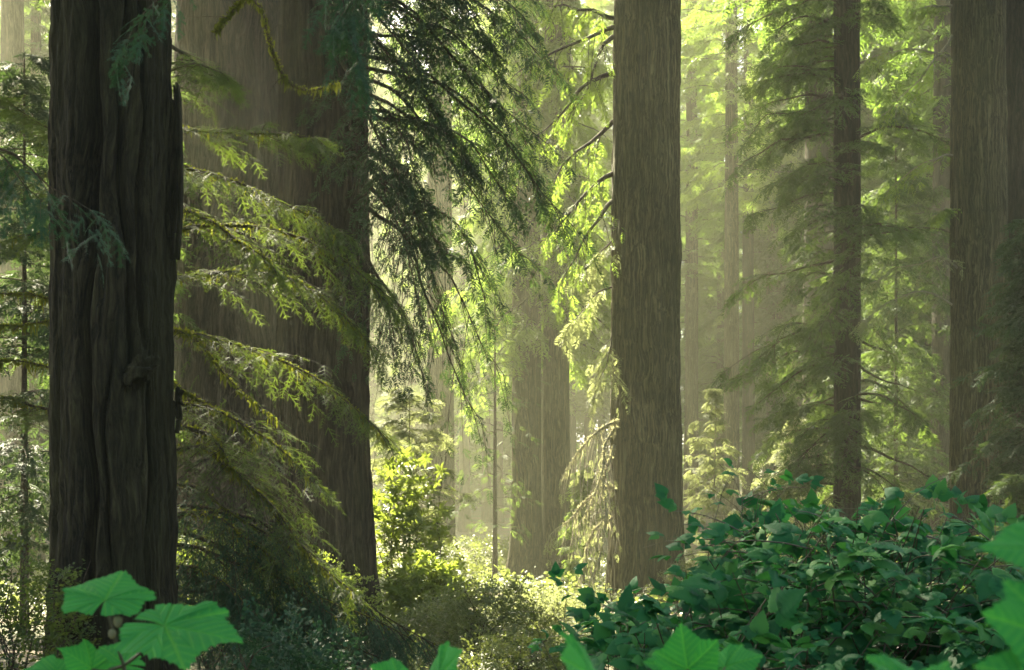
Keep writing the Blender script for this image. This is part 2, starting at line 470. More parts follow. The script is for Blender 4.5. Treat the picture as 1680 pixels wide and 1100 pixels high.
# ---------------------------------------------------------------- camera, world, sun
sc = bpy.context.scene
cam = bpy.data.cameras.new('camera'); co = bpy.data.objects.new('camera', cam); C.objects.link(co)
co.location = (0, 0, EYE); co.rotation_euler = (PI / 2, 0, 0)
cam.sensor_width = 36; cam.lens = F / 1680 * 36; cam.shift_y = (HY - 550) / 1680
cam.clip_start = .05; cam.clip_end = 2000
cam.dof.use_dof = True; cam.dof.focus_distance = 10; cam.dof.aperture_fstop = 10
sc.camera = co
SUN_EL, SUN_AZ = math.radians(43), math.radians(-24)
sv = np.array([math.sin(SUN_AZ) * math.cos(SUN_EL), math.cos(SUN_AZ) * math.cos(SUN_EL), math.sin(SUN_EL)])
w = bpy.data.worlds.new('World'); sc.world = w; w.use_nodes = True
nt = w.node_tree; bg = nt.nodes['Background']
sky = nt.nodes.new('ShaderNodeTexSky'); sky.sky_type = 'NISHITA'; sky.sun_disc = False
sky.sun_elevation = SUN_EL; sky.sun_rotation = SUN_AZ; sky.dust_density = 4; sky.ozone_density = .3; sky.air_density = .8
nt.links.new(sky.outputs[0], bg.inputs['Color']); bg.inputs['Strength'].default_value = .05
sl = bpy.data.lights.new('sun', 'SUN'); so = bpy.data.objects.new('sun', sl); C.objects.link(so)
sl.energy = 5; sl.angle = math.radians(.5); sl.color = (1, .91, .66)
from mathutils import Vector
so.rotation_euler = Vector(-sv).to_track_quat('-Z', 'Y').to_euler(); so.location = (-30, 50, 60)
sc.view_settings.view_transform = 'Standard'; sc.view_settings.look = 'None'
sc.view_settings.exposure = 3.2; sc.view_settings.gamma = 1
sc.render.engine = 'CYCLES'
cy = sc.cycles
cy.use_adaptive_sampling = False; cy.use_denoising = True; cy.denoiser = 'OPENIMAGEDENOISE'
try:
    cy.denoising_input_passes = 'RGB_ALBEDO_NORMAL'; cy.denoising_prefilter = 'ACCURATE'
except Exception:
    pass
cy.max_bounces = 6; cy.diffuse_bounces = 3; cy.glossy_bounces = 1; cy.transmission_bounces = 3; cy.volume_bounces = 0
cy.transparent_max_bounces = 4; cy.sample_clamp_indirect = 4; cy.caustics_reflective = False; cy.caustics_refractive = False

# ---------------------------------------------------------------- ground and air
gx = np.linspace(-110, 110, 221); gy = np.linspace(-30, 190, 221)
X, Y = np.meshgrid(gx, gy, indexing='ij')
G = Geo(); k = np.arange(220)
ii, jj = np.meshgrid(k, k, indexing='ij'); b = (ii * 221 + jj).ravel()
G.add(np.stack([X, Y, ground_z(X, Y)], -1), np.stack([b, b + 221, b + 222, b + 1], 1))
o = obj('ground', G, [SOIL], smooth=True); o['kind'] = 'structure'; o['label'] = 'brown forest floor under the trees'

m, nt, N, L, out = new_mat('sunlit haze')
pv = N('ShaderNodeVolumePrincipled')
pv.inputs['Color'].default_value = (.98, 1, .70, 1); pv.inputs['Density'].default_value = .00115
pv.inputs['Density Attribute'].default_value = ''; pv.inputs['Anisotropy'].default_value = .5
for nm in ('Color Attribute', 'Temperature Attribute'):
    pv.inputs[nm].default_value = ''
L(pv.outputs[0], out.inputs['Volume'])
G = Geo()
x0, x1, y0, y1, z0, z1 = -114, 114, -34, 194, -1.6, 70
G.add([(x0, y0, z0), (x1, y0, z0), (x1, y1, z0), (x0, y1, z0), (x0, y0, z1), (x1, y0, z1), (x1, y1, z1), (x0, y1, z1)],
      [(0, 3, 2, 1), (4, 5, 6, 7), (0, 1, 5, 4), (1, 2, 6, 5), (2, 3, 7, 6), (3, 0, 4, 7)])
o = obj('haze', G, [m]); o['kind'] = 'stuff'; o['label'] = 'pale sunlit mist hanging between the trunks'

# ---------------------------------------------------------------- shared tall crowns
rng = np.random.default_rng(3)
HIGH = [crown(np.random.default_rng(60 + i), 15 + i, 50, 5.2, 95, 11, 5, .75, MIDL, keep=.9, pw=.6).mesh('high crown', [TWIG, N_FAR]) for i in range(2)]


def redwood(name, label, px, d, wpx, seed, mat, crown_i=None, crown_z=0., crown_s=1., parts=None, rot=0., **kw):
    x = (px - CX) / F * d; z = float(ground_z(x, d))
    base = (x, d, z)
    t = thing(name, label, 'tree', base)
    G = trunk(46, wpx / F * d / 2, seed, **kw)
    obj('trunk', G, [mat], t, smooth=True)
    if crown_i is not None:
        c = obj('crown', HIGH[crown_i], None, t); c.location = (0, 0, crown_z); c.rotation_euler = (0, 0, rot); c.scale = (crown_s, crown_s, 1)
    return t, base


# --- the old dark snag close to the camera
def snag_extra(T, Z, r0):
    def crack(c, w_, dep, za, zb, sl=0., wob=.08):
        cc = c + sl * Z + wob * np.sin(Z * 2.3 + c * 5) + .03 * np.sin(Z * 7.1)
        dlt = (T - cc + PI) % (2 * PI) - PI
        env = np.clip((Z - za) / .4, 0, 1) * np.clip((zb - Z) / .5, 0, 1)
        return -dep * np.exp(-(dlt / w_) ** 2) * env
    e = crack(-1.72, .06, .22, .3, 5.0, .02) + crack(-1.95, .09, .22, 3.6, 6.6, .05, .1) + crack(-1.18, .045, .12, 2.5, 7, .01)
    e += crack(-2.4, .05, .09, 1.4, 6, .0) + crack(-.75, .045, .1, .5, 6.5, -.02) + crack(-1.35, .03, .10, 1, 3.2, .0) + crack(-1.5, .10, .05, 3.4, 4.4, .25, .05)
    # raised slab of old bark right of the long crack, ending in a ragged lip
    lip = 3.62 + .28 * np.sin(T * 9) + .12 * np.sin(T * 23)
    dl = (T + 1.2 + PI) % (2 * PI) - PI
    e += .055 * np.clip(1 - (np.abs(dl) / .48) ** 4, 0, 1) * np.clip((lip - Z) / .10, 0, 1)
    e += .022 * (vnoise(T / (2 * PI) * 60, Z * 9, 60, 77) - .5) + .018 * (vnoise(T / (2 * PI) * 110, Z * 22, 110, 79) - .5) - .035 * np.clip(vnoise(T / (2 * PI) * 26, Z * 2.2, 26, 80) - .68, 0, 1) + .05 * (vnoise(T / (2 * PI) * 16, Z * 1.6, 16, 78) - .5)
    return e


d = 11.0; x = (186 - CX) / F * d; base = np.array([x, d, float(ground_z(x, d))])
snag = thing('old_redwood', 'massive dark cracked old redwood trunk with a burl and splintered slab, nearest the camera', 'tree', base)
G = trunk(34, .475, 11, segs=380, amp=.034, ridges=70, top=.8, flare=.25, fh=.8, lobes=.07, extra=snag_extra, zvis=9., lean=(-.0015, 0))
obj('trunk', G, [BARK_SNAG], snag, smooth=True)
c = obj('crown', HIGH[0], None, snag); c.location = (0, 0, -3); c.rotation_euler = (0, 0, 1.2)
# splintered slab standing off the flank


def plank(G, rng, px0, px1, ytop, ybot, d, th=.05, n=9, yend=None, jag=.2):
    us = np.linspace(0, 1, n)
    for i in range(n - 1):
        xa, xb = px0 + (px1 - px0) * us[i], px0 + (px1 - px0) * us[i + 1]
        top = ytop + (1 - us[i]) * jag * 140 + rng.uniform(-18, 18); bot = ybot + rng.uniform(-30, 30) - (yend or 0) * us[i]
        K = 14; v = []
        for k in range(K):
            f = k / (K - 1); yy = bot + (top - bot) * f
            sh = 3 * math.sin(f * 5 + i) + (1 - f) * -6 * us[i]
            p0 = at(xa + sh, yy, d + .02 * math.sin(i * 2.1)); p1 = at(xb + sh - (.9 * (xb - xa) if k == K - 1 else 0), yy, d + .02 * math.cos(i * 1.3))
            v += [p0, p1, p1 + (0, th, 0), p0 + (0, th, 0)]
        k = np.arange(K - 1)[:, None] * 4; s = np.arange(4)[None]
        q = np.stack([k + s, k + (s + 1) % 4, k + 4 + (s + 1) % 4, k + 4 + s], -1).reshape(-1, 4)
        q = np.concatenate([q, [[0, 3, 2, 1], [4 * K - 4, 4 * K - 3, 4 * K - 2, 4 * K - 1]]])
        G.add(np.array(v), q)


G = Geo(); r_ = np.random.default_rng(5)
plank(G, r_, 264, 297, 128, 395, 10.93, .09, 8, jag=.45, yend=0)
obj('splintered_slab', G, [BARK_SNAG], snag, base, label='dark splintered slab standing off the trunk flank')
G = Geo(); plank(G, r_, 286, 300, 628, 690, 10.95, .06, 4, jag=.1)
obj('splintered_stub', G, [BARK_SNAG], snag, base)
# burl
th, ph = np.meshgrid(np.arange(48) / 48 * 2 * PI, np.linspace(0.02, PI - .02, 32), indexing='ij')
dirv = np.stack([np.sin(ph) * np.cos(th), np.sin(ph) * np.sin(th), np.cos(ph)], -1)
lump = 1 + .9 * (vnoise(th / (2 * PI) * 7, ph * 2.4, 7, 3) - .4) + .5 * (vnoise(th / (2 * PI) * 18, ph * 6, 18, 4) - .5) + .2 * (vnoise(th / (2 * PI) * 40, ph * 14, 40, 6) - .5)
bc = at(228, 607, d - .50)
V = bc + dirv * lump[..., None] * np.array([.105, .07, .105]) + np.stack([.06 * dirv[..., 2], 0 * th, 0 * th], -1)
i_, j_ = np.meshgrid(np.arange(48), np.arange(31), indexing='ij')
q = np.stack([i_ * 32 + j_, ((i_ + 1) % 48) * 32 + j_, ((i_ + 1) % 48) * 32 + j_ + 1, i_ * 32 + j_ + 1], -1).reshape(-1, 4)
G = Geo(); G.add(V, q); obj('burl', G, [BARK_SNAG], snag, base, smooth=True)

# --- the great trunks behind
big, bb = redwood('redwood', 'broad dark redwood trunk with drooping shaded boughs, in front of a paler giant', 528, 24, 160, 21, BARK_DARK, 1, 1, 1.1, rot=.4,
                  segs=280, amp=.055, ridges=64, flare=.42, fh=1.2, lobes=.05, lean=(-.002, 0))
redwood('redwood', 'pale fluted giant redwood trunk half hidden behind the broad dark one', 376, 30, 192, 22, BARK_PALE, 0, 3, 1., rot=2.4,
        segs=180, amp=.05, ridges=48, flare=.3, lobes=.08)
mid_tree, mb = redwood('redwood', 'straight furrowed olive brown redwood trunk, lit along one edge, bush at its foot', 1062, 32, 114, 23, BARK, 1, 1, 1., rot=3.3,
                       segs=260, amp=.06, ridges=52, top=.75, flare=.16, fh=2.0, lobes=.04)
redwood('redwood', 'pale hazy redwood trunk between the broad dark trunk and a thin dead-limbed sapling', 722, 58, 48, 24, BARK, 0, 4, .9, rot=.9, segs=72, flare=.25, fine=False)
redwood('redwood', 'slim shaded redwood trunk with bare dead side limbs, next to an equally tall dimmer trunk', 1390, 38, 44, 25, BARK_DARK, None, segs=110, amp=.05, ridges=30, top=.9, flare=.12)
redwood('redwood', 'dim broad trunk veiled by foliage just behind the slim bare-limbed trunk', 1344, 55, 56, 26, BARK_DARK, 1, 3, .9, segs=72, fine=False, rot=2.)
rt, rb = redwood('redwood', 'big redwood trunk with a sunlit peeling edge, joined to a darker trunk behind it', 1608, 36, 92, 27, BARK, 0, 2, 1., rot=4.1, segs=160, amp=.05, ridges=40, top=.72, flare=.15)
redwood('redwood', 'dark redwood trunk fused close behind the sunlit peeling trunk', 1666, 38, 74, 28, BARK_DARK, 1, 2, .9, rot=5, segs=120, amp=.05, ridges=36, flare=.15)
redwood('redwood', 'unseen redwood added behind the broad dark trunk, its high crown shading the near right side', 562, 44, 44, 36, BARK, 0, 10, .78, segs=40, fine=False)  # unseen tree added so its crown shades the near right haze
redwood('redwood', 'redwood added almost hidden behind the twin trunks, its high crown shading the haze', 905, 58, 40, 35, BARK, 0, 11, 1.1, segs=48, fine=False)  # tree added so its crown keeps sun off the upper haze
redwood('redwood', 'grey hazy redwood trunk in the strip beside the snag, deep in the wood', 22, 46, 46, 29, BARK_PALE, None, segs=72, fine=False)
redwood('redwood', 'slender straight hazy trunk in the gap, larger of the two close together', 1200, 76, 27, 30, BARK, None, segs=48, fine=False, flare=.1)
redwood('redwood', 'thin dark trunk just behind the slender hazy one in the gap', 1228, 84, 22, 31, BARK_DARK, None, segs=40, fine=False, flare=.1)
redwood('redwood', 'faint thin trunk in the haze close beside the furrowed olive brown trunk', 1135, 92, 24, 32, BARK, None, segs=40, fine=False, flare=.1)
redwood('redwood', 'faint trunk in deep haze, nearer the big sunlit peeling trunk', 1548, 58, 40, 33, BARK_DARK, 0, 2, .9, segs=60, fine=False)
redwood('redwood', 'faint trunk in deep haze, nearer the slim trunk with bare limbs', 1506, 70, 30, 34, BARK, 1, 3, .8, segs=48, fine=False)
# twin trunk
xt = (888 - CX) / F * 48; tb = np.array([xt, 48., float(ground_z(xt, 48))])
twin = thing('twin_redwood', 'hazy twin redwood with two fused trunks and bright green drooping sprays', 'tree', tb)
for (px, wpx, sd, dy) in ((863, 47, 41, 0.), (914, 45, 42, .45)):
    G = trunk(46, wpx / F * 48 / 2, sd, segs=96, amp=.04, ridges=34, flare=.55, fh=.9, top=.8, fine=False)
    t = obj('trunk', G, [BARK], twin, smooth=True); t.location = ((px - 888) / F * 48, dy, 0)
G = crown(np.random.default_rng(44), 8.2, 21, 3.7, 115, 12, 6, .5, MID, droop=.55, pw=.3, low=.75, keep=.8, dr2=.55, hang=.25, r_in=.7)
obj('crown', G, [TWIG, N_BRIGHT], twin)
c = obj('upper_crown', HIGH[1], None, twin); c.location = (0, 0, 13)


# ---------------------------------------------------------------- boughs on the great trunks
def bough_part(name, t, base, seed, spec, mats, d0, d1, moss=0, mossm=None, **kw):
    """spec: list of (x0,y0,x1,y1,arch) in photo pixels, one branch each, built at distance d0 -> d1"""
    rng = np.random.default_rng(seed)
    for k, (xa, ya, xb, yb, ar) in enumerate(spec):
        G = Geo()
        P = boughs(G, rng, at(xa, ya, d0), at(xb, yb, d1 + rng.uniform(-.4, .4)), ar, **kw)
        o = obj(name, G, mats, t, base)
        if moss:
            Gm = Geo(); hanging(Gm, rng, P, moss, .02, .16, .010, sleeve=.05)
            obj('moss', Gm, [mossm or MOSS], o, base)


# dark weeping boughs that fill the gap beside the broad dark trunk
spec = [(560, 90, 935, 365, .12), (560, 20, 890, 230, .14), (555, -40, 900, 110, .12), (570, 150, 855, 420, .12), (580, 230, 800, 500, .1), (560, -130, 860, -20, .1),
        (560, -20, 800, 70, .12), (590, 260, 740, 420, .08), (560, 40, 720, 190, .1), (560, -80, 870, 40, .12), (560, 100, 660, 300, .04), (570, 190, 840, 330, .1),
        (560, 60, 820, 180, .14), (560, 130, 780, 280, .12), (560, -100, 760, 10, .12), (575, 120, 885, 300, .14), (560, 0, 850, 150, .14), (565, 170, 700, 330, .1), (560, -20, 690, 110, .1),
        (575, 210, 690, 390, .08)]
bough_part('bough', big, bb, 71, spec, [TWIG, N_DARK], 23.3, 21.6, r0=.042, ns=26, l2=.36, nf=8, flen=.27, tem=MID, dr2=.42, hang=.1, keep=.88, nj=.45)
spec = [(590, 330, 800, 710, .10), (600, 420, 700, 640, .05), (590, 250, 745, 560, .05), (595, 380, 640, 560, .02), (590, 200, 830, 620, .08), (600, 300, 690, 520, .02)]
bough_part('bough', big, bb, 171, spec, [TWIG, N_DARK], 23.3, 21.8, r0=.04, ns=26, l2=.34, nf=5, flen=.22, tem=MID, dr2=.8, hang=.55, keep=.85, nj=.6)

# pale sunlit limbs on the middle trunk
spec = [(1006, 120, 855, 235, .08), (1006, 330, 915, 480, .08), (1006, 60, 930, 190, .06), (1006, 45, 838, 130, .06), (1006, 200, 900, 330, .05), (1006, 285, 885, 400, .05), (1006, 30, 900, 10, .08)]
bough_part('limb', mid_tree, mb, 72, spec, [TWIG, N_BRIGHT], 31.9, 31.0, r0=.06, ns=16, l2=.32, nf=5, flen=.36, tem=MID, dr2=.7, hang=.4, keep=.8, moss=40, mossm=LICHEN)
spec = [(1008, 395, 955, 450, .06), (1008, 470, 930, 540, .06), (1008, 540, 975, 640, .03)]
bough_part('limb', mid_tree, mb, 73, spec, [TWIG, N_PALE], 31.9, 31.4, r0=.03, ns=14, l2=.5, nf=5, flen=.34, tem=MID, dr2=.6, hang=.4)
# lichen hung dead limb low on the middle trunk
spec = [(1014, 690, 918, 790, .10), (1008, 800, 900, 880, .12), (1006, 850, 935, 985, .1), (1008, 730, 965, 960, .08), (1010, 700, 945, 870, .08)]
rng_ = np.random.default_rng(74)
for k, (xa, ya, xb, yb, ar) in enumerate(spec):
    G = Geo()
    P = boughs(G, rng_, at(xa, ya, 31.5), at(xb, yb, 30.6), ar, r0=.035, ns=24, l2=.32, nf=3, flen=.20, tem=MID, dr2=1.1, hang=.9, keep=.9, fkeep=.6, twr=.34)
    o = obj('dead_limb', G, [TWIG_DEAD, N_PALE], mid_tree, mb, label='pale dead limb hung with lichen')
    Gm = Geo(); hanging(Gm, rng_, P, 160, .05, .4, .012, sleeve=.09); obj('lichen', Gm, [LICHEN], o, mb)
# limbs of the big right trunk
spec = [(1562, 58, 1445, 190, -.05), (1562, 255, 1440, 335, .12), (1562, 100, 1420, 100, .1), (1562, 345, 1530, 360, .1), (1562, 10, 1500, 20, .1)]
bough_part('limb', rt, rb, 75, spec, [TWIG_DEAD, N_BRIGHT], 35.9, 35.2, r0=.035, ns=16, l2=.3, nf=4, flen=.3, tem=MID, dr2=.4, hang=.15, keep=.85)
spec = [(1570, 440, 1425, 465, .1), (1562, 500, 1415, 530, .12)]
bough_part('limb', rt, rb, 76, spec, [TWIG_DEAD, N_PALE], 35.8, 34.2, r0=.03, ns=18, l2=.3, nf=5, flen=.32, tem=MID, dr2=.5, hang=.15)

# hemlock boughs of the slim trunk
slim = [o for o in C.objects if o.get('label', '').startswith('slim shaded')][0]; sb = np.array(slim.location)
G = crown(np.random.default_rng(77), 2.6, 30, 3.3, 185, 13, 5, .42, MID, droop=.3, pw=.3, low=.7, keep=.9, r_in=.2, arch=.12,
          az=lambda r, n: np.where(r.random(n) < .68, r.normal(PI, .9, n), r.uniform(0, 2 * PI, n)))
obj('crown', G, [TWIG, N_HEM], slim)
spec = [(1410, 600, 1505, 642, -.04), (1412, 655, 1450, 662, -.02), (1412, 733, 1560, 790, -.05), (1412, 560, 1470, 585, .0)]
for k, (xa, ya, xb, yb, ar) in enumerate(spec):
    G = Geo(); boughs(G, rng_, at(xa, ya, 37.8), at(xb, yb, 37.2), ar, r0=.045, ns=7, l2=.16, nf=0, dr2=.8, wob=.03)
    obj('dead_limb', G, [TWIG], slim, sb)

# crowns for the slender far trunks: bright top foliage in the gap
for lab, zz, mat_, sd in (('slender straight', 19.5, N_BRIGHT, 78), ('thin dark trunk', 19, N_FAR, 79), ('faint thin trunk in', 17, N_FAR, 80)):
    t = [o for o in C.objects if o.get('label', '').startswith(lab)][0]
    G = crown(np.random.default_rng(sd), zz, 46, 5.0, 105, 11, 8, .52, MIDL, droop=.2, pw=.35, low=.7)
    obj('crown', G, [TWIG, mat_], t)

# ---------------------------------------------------------------- mossy hemlock standing behind the snag
hd = 13.0; hx = (222 - CX) / F * hd; hb = np.array([hx, hd, float(ground_z(hx, hd))])
hem = thing('hemlock_tree', 'young hemlock with moss draped branches growing behind the dark cracked trunk', 'tree', hb)
G = trunk(13, .12, 51, segs=40, amp=.03, ridges=20, top=.25, flare=.2, fh=.5); obj('trunk', G, [TWIG], hem, smooth=True)
HS = [  # x0 y0 x1 y1 arch moss bare
    (250, 60, 385, 128, .03, 0, 0), (250, 150, 395, 140, .10, 0, 0), (240, 205, 545, 245, .05, 40, 0), (240, 265, 548, 395, .08, 110, 0),
    (240, 300, 470, 420, .05, 110, 0), (235, 395, 620, 500, .10, 130, 0), (235, 460, 612, 575, .10, 140, 0), (235, 530, 625, 715, .09, 160, 0),
    (235, 585, 455, 735, .03, 150, 1), (235, 560, 480, 690, .06, 140, 1), (240, 660, 520, 775, .08, 110, 0), (235, 700, 595, 955, .10, 190, 0),
    (235, 760, 560, 900, .09, 170, 0), (235, 820, 745, 1052, .07, 30, 2), (235, 870, 640, 1010, .06, 40, 2), (235, 930, 560, 1100, .05, 40, 2), (240, 850, 470, 960, .08, 80, 0),
    (235, 980, 700, 1120, .05, 20, 2),
    (240, 900, 420, 1010, .08, 20, 2), (240, 880, 560, 1040, .1, 20, 2), (240, 860, 660, 1075, .1, 20, 2), (240, 930, 500, 1040, .1, 10, 2), (240, 800, 520, 985, .12, 60, 2), (240, 960, 600, 1150, .1, 0, 2),
    (200, 340, 15, 245, .06, 20, 0), (200, 400, -20, 385, .1, 80, 0), (200, 520, -30, 470, .05, 160, 1), (200, 590, -10, 530, .05, 140, 1), (200, 640, 10, 610, .05, 140, 1),
    (200, 700, -30, 700, .08, 80, 0), (200, 300, 20, 190, .04, 0, 0)]
rng = np.random.default_rng(52)
for (xa, ya, xb, yb, ar, ms, bare) in HS:
    G = Geo(); dd = -.9 + rng.uniform(-.5, .7)
    yb += rng.uniform(-30, 30); xb += rng.uniform(-35, 15); ar += rng.uniform(-.05, .05)
    ln_ = math.hypot(xb - xa, yb - ya)
    n2 = int(9 + ln_ / 14)
    P = boughs(G, rng, at(xa, ya, hd), at(xb, yb, hd + dd), ar, r0=.026 if not bare == 1 else .022, ns=n2 if bare != 1 else 9,
               l2=.32 if bare != 1 else .22, nf=8 if bare != 1 else 2, flen=.20 if bare != 2 else .23, tem=NEAR, dr2=.22 if bare != 2 else .6, hang=.03 if bare != 2 else .3,
               keep=.92, nj=.3, start=.15)
    o = obj('branch', G, [TWIG, N_HEM_NEAR if bare != 2 else N_COOL], hem, hb)
    if ms:
        Gm = Geo(); hanging(Gm, rng, P, ms * 2, .015, .17 if bare != 2 else .08, .009, sleeve=.045)
        obj('moss', Gm, [MOSS], o, hb)

# overhanging branches from trees beside the camera
rng = np.random.default_rng(53)
bx = thing('overhanging_branch', 'blurred cool green conifer branch tip crossing the edge of the dark cracked trunk', 'branch', at(-90, 200, 5.2))
for (xa, ya, xb, yb) in ((-120, 210, 165, 372), (-120, 160, 70, 330)):
    G = Geo(); boughs(G, rng, at(xa, ya, 5.2), at(xb, yb, 4.9), .04, r0=.008, ns=9, l2=.34, nf=4, flen=.13, tem=NEAR_S, dr2=.5, hang=.3)
    obj('spray', G, [TWIG, N_COOL], bx, at(-90, 200, 5.2))
bx = thing('overhanging_branch', 'cool green conifer sprig hanging across the upper face of the dark cracked trunk', 'branch', at(330, -60, 6.2))
G = Geo(); boughs(G, rng, at(330, -60, 6.2), at(205, 95, 6.0), .04, r0=.006, ns=8, l2=.4, nf=4, flen=.14, tem=NEAR_S, dr2=.5, hang=.3)
obj('spray', G, [TWIG, N_COOL], bx, at(330, -60, 6.2))
bx = thing('overhanging_branch', 'dark hanging conifer branch dipping from above the broad dark trunk', 'branch', at(560, -80, 8))
for (xa, ya, xb, yb) in ((560, -80, 590, 110), (640, -90, 550, 40)):
    G = Geo(); boughs(G, rng, at(xa, ya, 8), at(xb, yb, 7.8), .02, r0=.008, ns=12, l2=.3, nf=4, flen=.17, tem=NEAR_S, dr2=.6, hang=.5)
    obj('spray', G, [TWIG, N_COOL], bx, at(560, -80, 8))
# curled mossy bough at the top
bx = thing('mossy_branch', 'bare mossy branch looping down in front of the pale and dark giants', 'branch', at(355, 50, 10))
cl = [(355, 52), (372, 30), (395, 8), (412, -4), (428, 10), (436, 50), (446, 92), (462, 128), (482, 146), (505, 150), (530, 144), (556, 130)]
pc = np.array([at(px, py, 10 + .15 * math.sin(i)) for i, (px, py) in enumerate(cl)])
tt = np.linspace(0, len(cl) - 1, 50); pp = np.stack([np.interp(tt, np.arange(len(cl)), pc[:, k]) for k in range(3)], 1)
pp[1:-1] = (pp[:-2] + pp[1:-1] * 2 + pp[2:]) / 4
kr = np.random.default_rng(8); pp = pp + np.cumsum(kr.normal(0, .004, pp.shape), 0) * np.array([1, 1, .8])
rad = np.interp(np.linspace(0, 1, 50), [0, .3, .7, 1], [.004, .013, .011, .004]) * kr.uniform(.7, 1.35, 50)
G = Geo(); tubes(G, pp[None], rad[None], 7, 0); obj('limb', G, [TWIG], bx, at(355, 50, 10), smooth=True)


class Poly:
    L = np.array([2.])

    def __call__(s, i, t):
        return np.stack([np.interp(t * 49, np.arange(50), pp[:, k]) for k in range(3)], -1)


Gm = Geo(); hanging(Gm, rng, Poly(), 420, .01, .13, .008, sleeve=.035); obj('moss', Gm, [MOSS], bx, at(355, 50, 10))
G = Geo()
for (a_, b_) in (((412, 0), (380, -60)), ((436, 60), (470, 40)), ((372, 30), (310, 28)), ((462, 128), (440, 160))):
    G = Geo(); boughs(G, rng, at(*a_, 10), at(*b_, 10.1), .05, r0=.005, ns=6, l2=.3, nf=0, dr2=.5)
    obj('twig', G, [TWIG], bx, at(355, 50, 10))

# ---------------------------------------------------------------- saplings


def sapling(label, px, d, h, R, seed, mat, nb=46, ns=9, nf=4, flen=.3, droop=.25, tem=MID, z0=.5, wood=TWIG, r=.035, keep=.85, fkeep=1., pw=.7, lean=(0, 0), hang=0., name='hemlock_sapling', low=.45):
    x = (px - CX) / F * d; b = np.array([x, d, float(ground_z(x, d))])
    t = thing(name, label, 'tree', b)
    G = trunk(h, r, seed, segs=14, amp=.03, ridges=10, top=.15, flare=.1, fine=False, lobes=.02, lean=lean)
    obj('trunk', G, [wood], t, smooth=True)
    G = crown(np.random.default_rng(seed), z0, h * 1.0, R, nb, ns, nf, flen, tem, droop=droop, r0=.018, pw=pw, keep=keep, fkeep=fkeep, hang=hang, low=low)
    obj('crown', G, [wood, mat], t)
    return t


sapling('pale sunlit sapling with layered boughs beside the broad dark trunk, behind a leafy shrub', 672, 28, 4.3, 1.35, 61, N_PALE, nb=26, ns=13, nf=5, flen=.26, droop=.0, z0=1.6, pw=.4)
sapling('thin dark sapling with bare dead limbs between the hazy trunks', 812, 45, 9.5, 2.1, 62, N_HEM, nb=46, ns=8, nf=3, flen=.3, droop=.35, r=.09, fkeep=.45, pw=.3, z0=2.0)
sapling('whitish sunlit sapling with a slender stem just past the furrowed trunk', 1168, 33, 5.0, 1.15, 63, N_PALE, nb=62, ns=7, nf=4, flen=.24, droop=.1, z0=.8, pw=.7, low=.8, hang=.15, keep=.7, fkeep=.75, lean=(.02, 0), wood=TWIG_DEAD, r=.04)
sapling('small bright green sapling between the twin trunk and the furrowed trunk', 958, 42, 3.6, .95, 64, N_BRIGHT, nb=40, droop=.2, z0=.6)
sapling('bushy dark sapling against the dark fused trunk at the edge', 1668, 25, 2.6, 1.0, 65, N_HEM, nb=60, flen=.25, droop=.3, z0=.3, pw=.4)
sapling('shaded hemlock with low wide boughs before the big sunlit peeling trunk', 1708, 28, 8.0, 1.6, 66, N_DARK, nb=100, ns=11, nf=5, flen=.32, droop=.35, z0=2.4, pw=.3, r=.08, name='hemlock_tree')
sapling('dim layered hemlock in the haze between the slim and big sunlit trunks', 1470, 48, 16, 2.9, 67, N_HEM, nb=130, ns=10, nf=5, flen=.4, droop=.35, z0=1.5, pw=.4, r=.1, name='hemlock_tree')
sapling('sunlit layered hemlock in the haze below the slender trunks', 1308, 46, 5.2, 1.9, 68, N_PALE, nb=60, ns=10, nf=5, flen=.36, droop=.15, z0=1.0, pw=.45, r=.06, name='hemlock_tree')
sapling('tall young hemlock added for shade behind the dark cracked trunk, its foliage showing on both flanks', 185, 28, 17, 1.8, 70, N_HEM, nb=130, ns=10, nf=5, flen=.34, droop=.3, z0=3.0, pw=.35, r=.1, name='hemlock_tree')  # added to shade the lower-left undergrowth, also fills the strip
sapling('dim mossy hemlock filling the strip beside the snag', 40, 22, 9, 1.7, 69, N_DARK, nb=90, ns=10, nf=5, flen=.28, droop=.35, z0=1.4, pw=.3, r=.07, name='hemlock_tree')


# ---------------------------------------------------------------- shrubs
def t_leaf(w=.3, fold=.08, dr=.12, n=4):
    V, Q = [], []
    for i in range(n + 1):
        x = i / n; hw = w * math.sin(PI * min(1, x ** .85)) if 0 < i < n else .004
        z = -dr * x * x
        V += [(x, hw, z + fold * hw / w), (x, 0, z), (x, -hw, z + fold * hw / w)]
    for i in range(n):
        a = i * 3
        Q += [(a, a + 3, a + 4, a + 1), (a + 1, a + 4, a + 5, a + 2)]
    return np.array(V), [np.array(Q)]


def t_whorl(seed, n=8, w=.17):
    r = np.random.default_rng(seed); lv, lf = t_leaf(w, .05, .25, 3); V = []; Q = []
    for k in range(n):
        a = 2 * PI * k / n + r.normal(0, .2); s = r.uniform(.75, 1.1); e = r.uniform(-.1, .6)
        c_, s_ = math.cos(a), math.sin(a)
        v = lv * s; v = np.stack([v[:, 0] * math.cos(e) - v[:, 2] * math.sin(e), v[:, 1], v[:, 0] * math.sin(e) + v[:, 2] * math.cos(e)], 1)
        v = np.stack([c_ * v[:, 0] - s_ * v[:, 1], s_ * v[:, 0] + c_ * v[:, 1], v[:, 2]], 1)
        Q.append(lf[0] + len(V) * len(lv)); V.append(v)
    return np.concatenate(V), [np.concatenate(Q)]


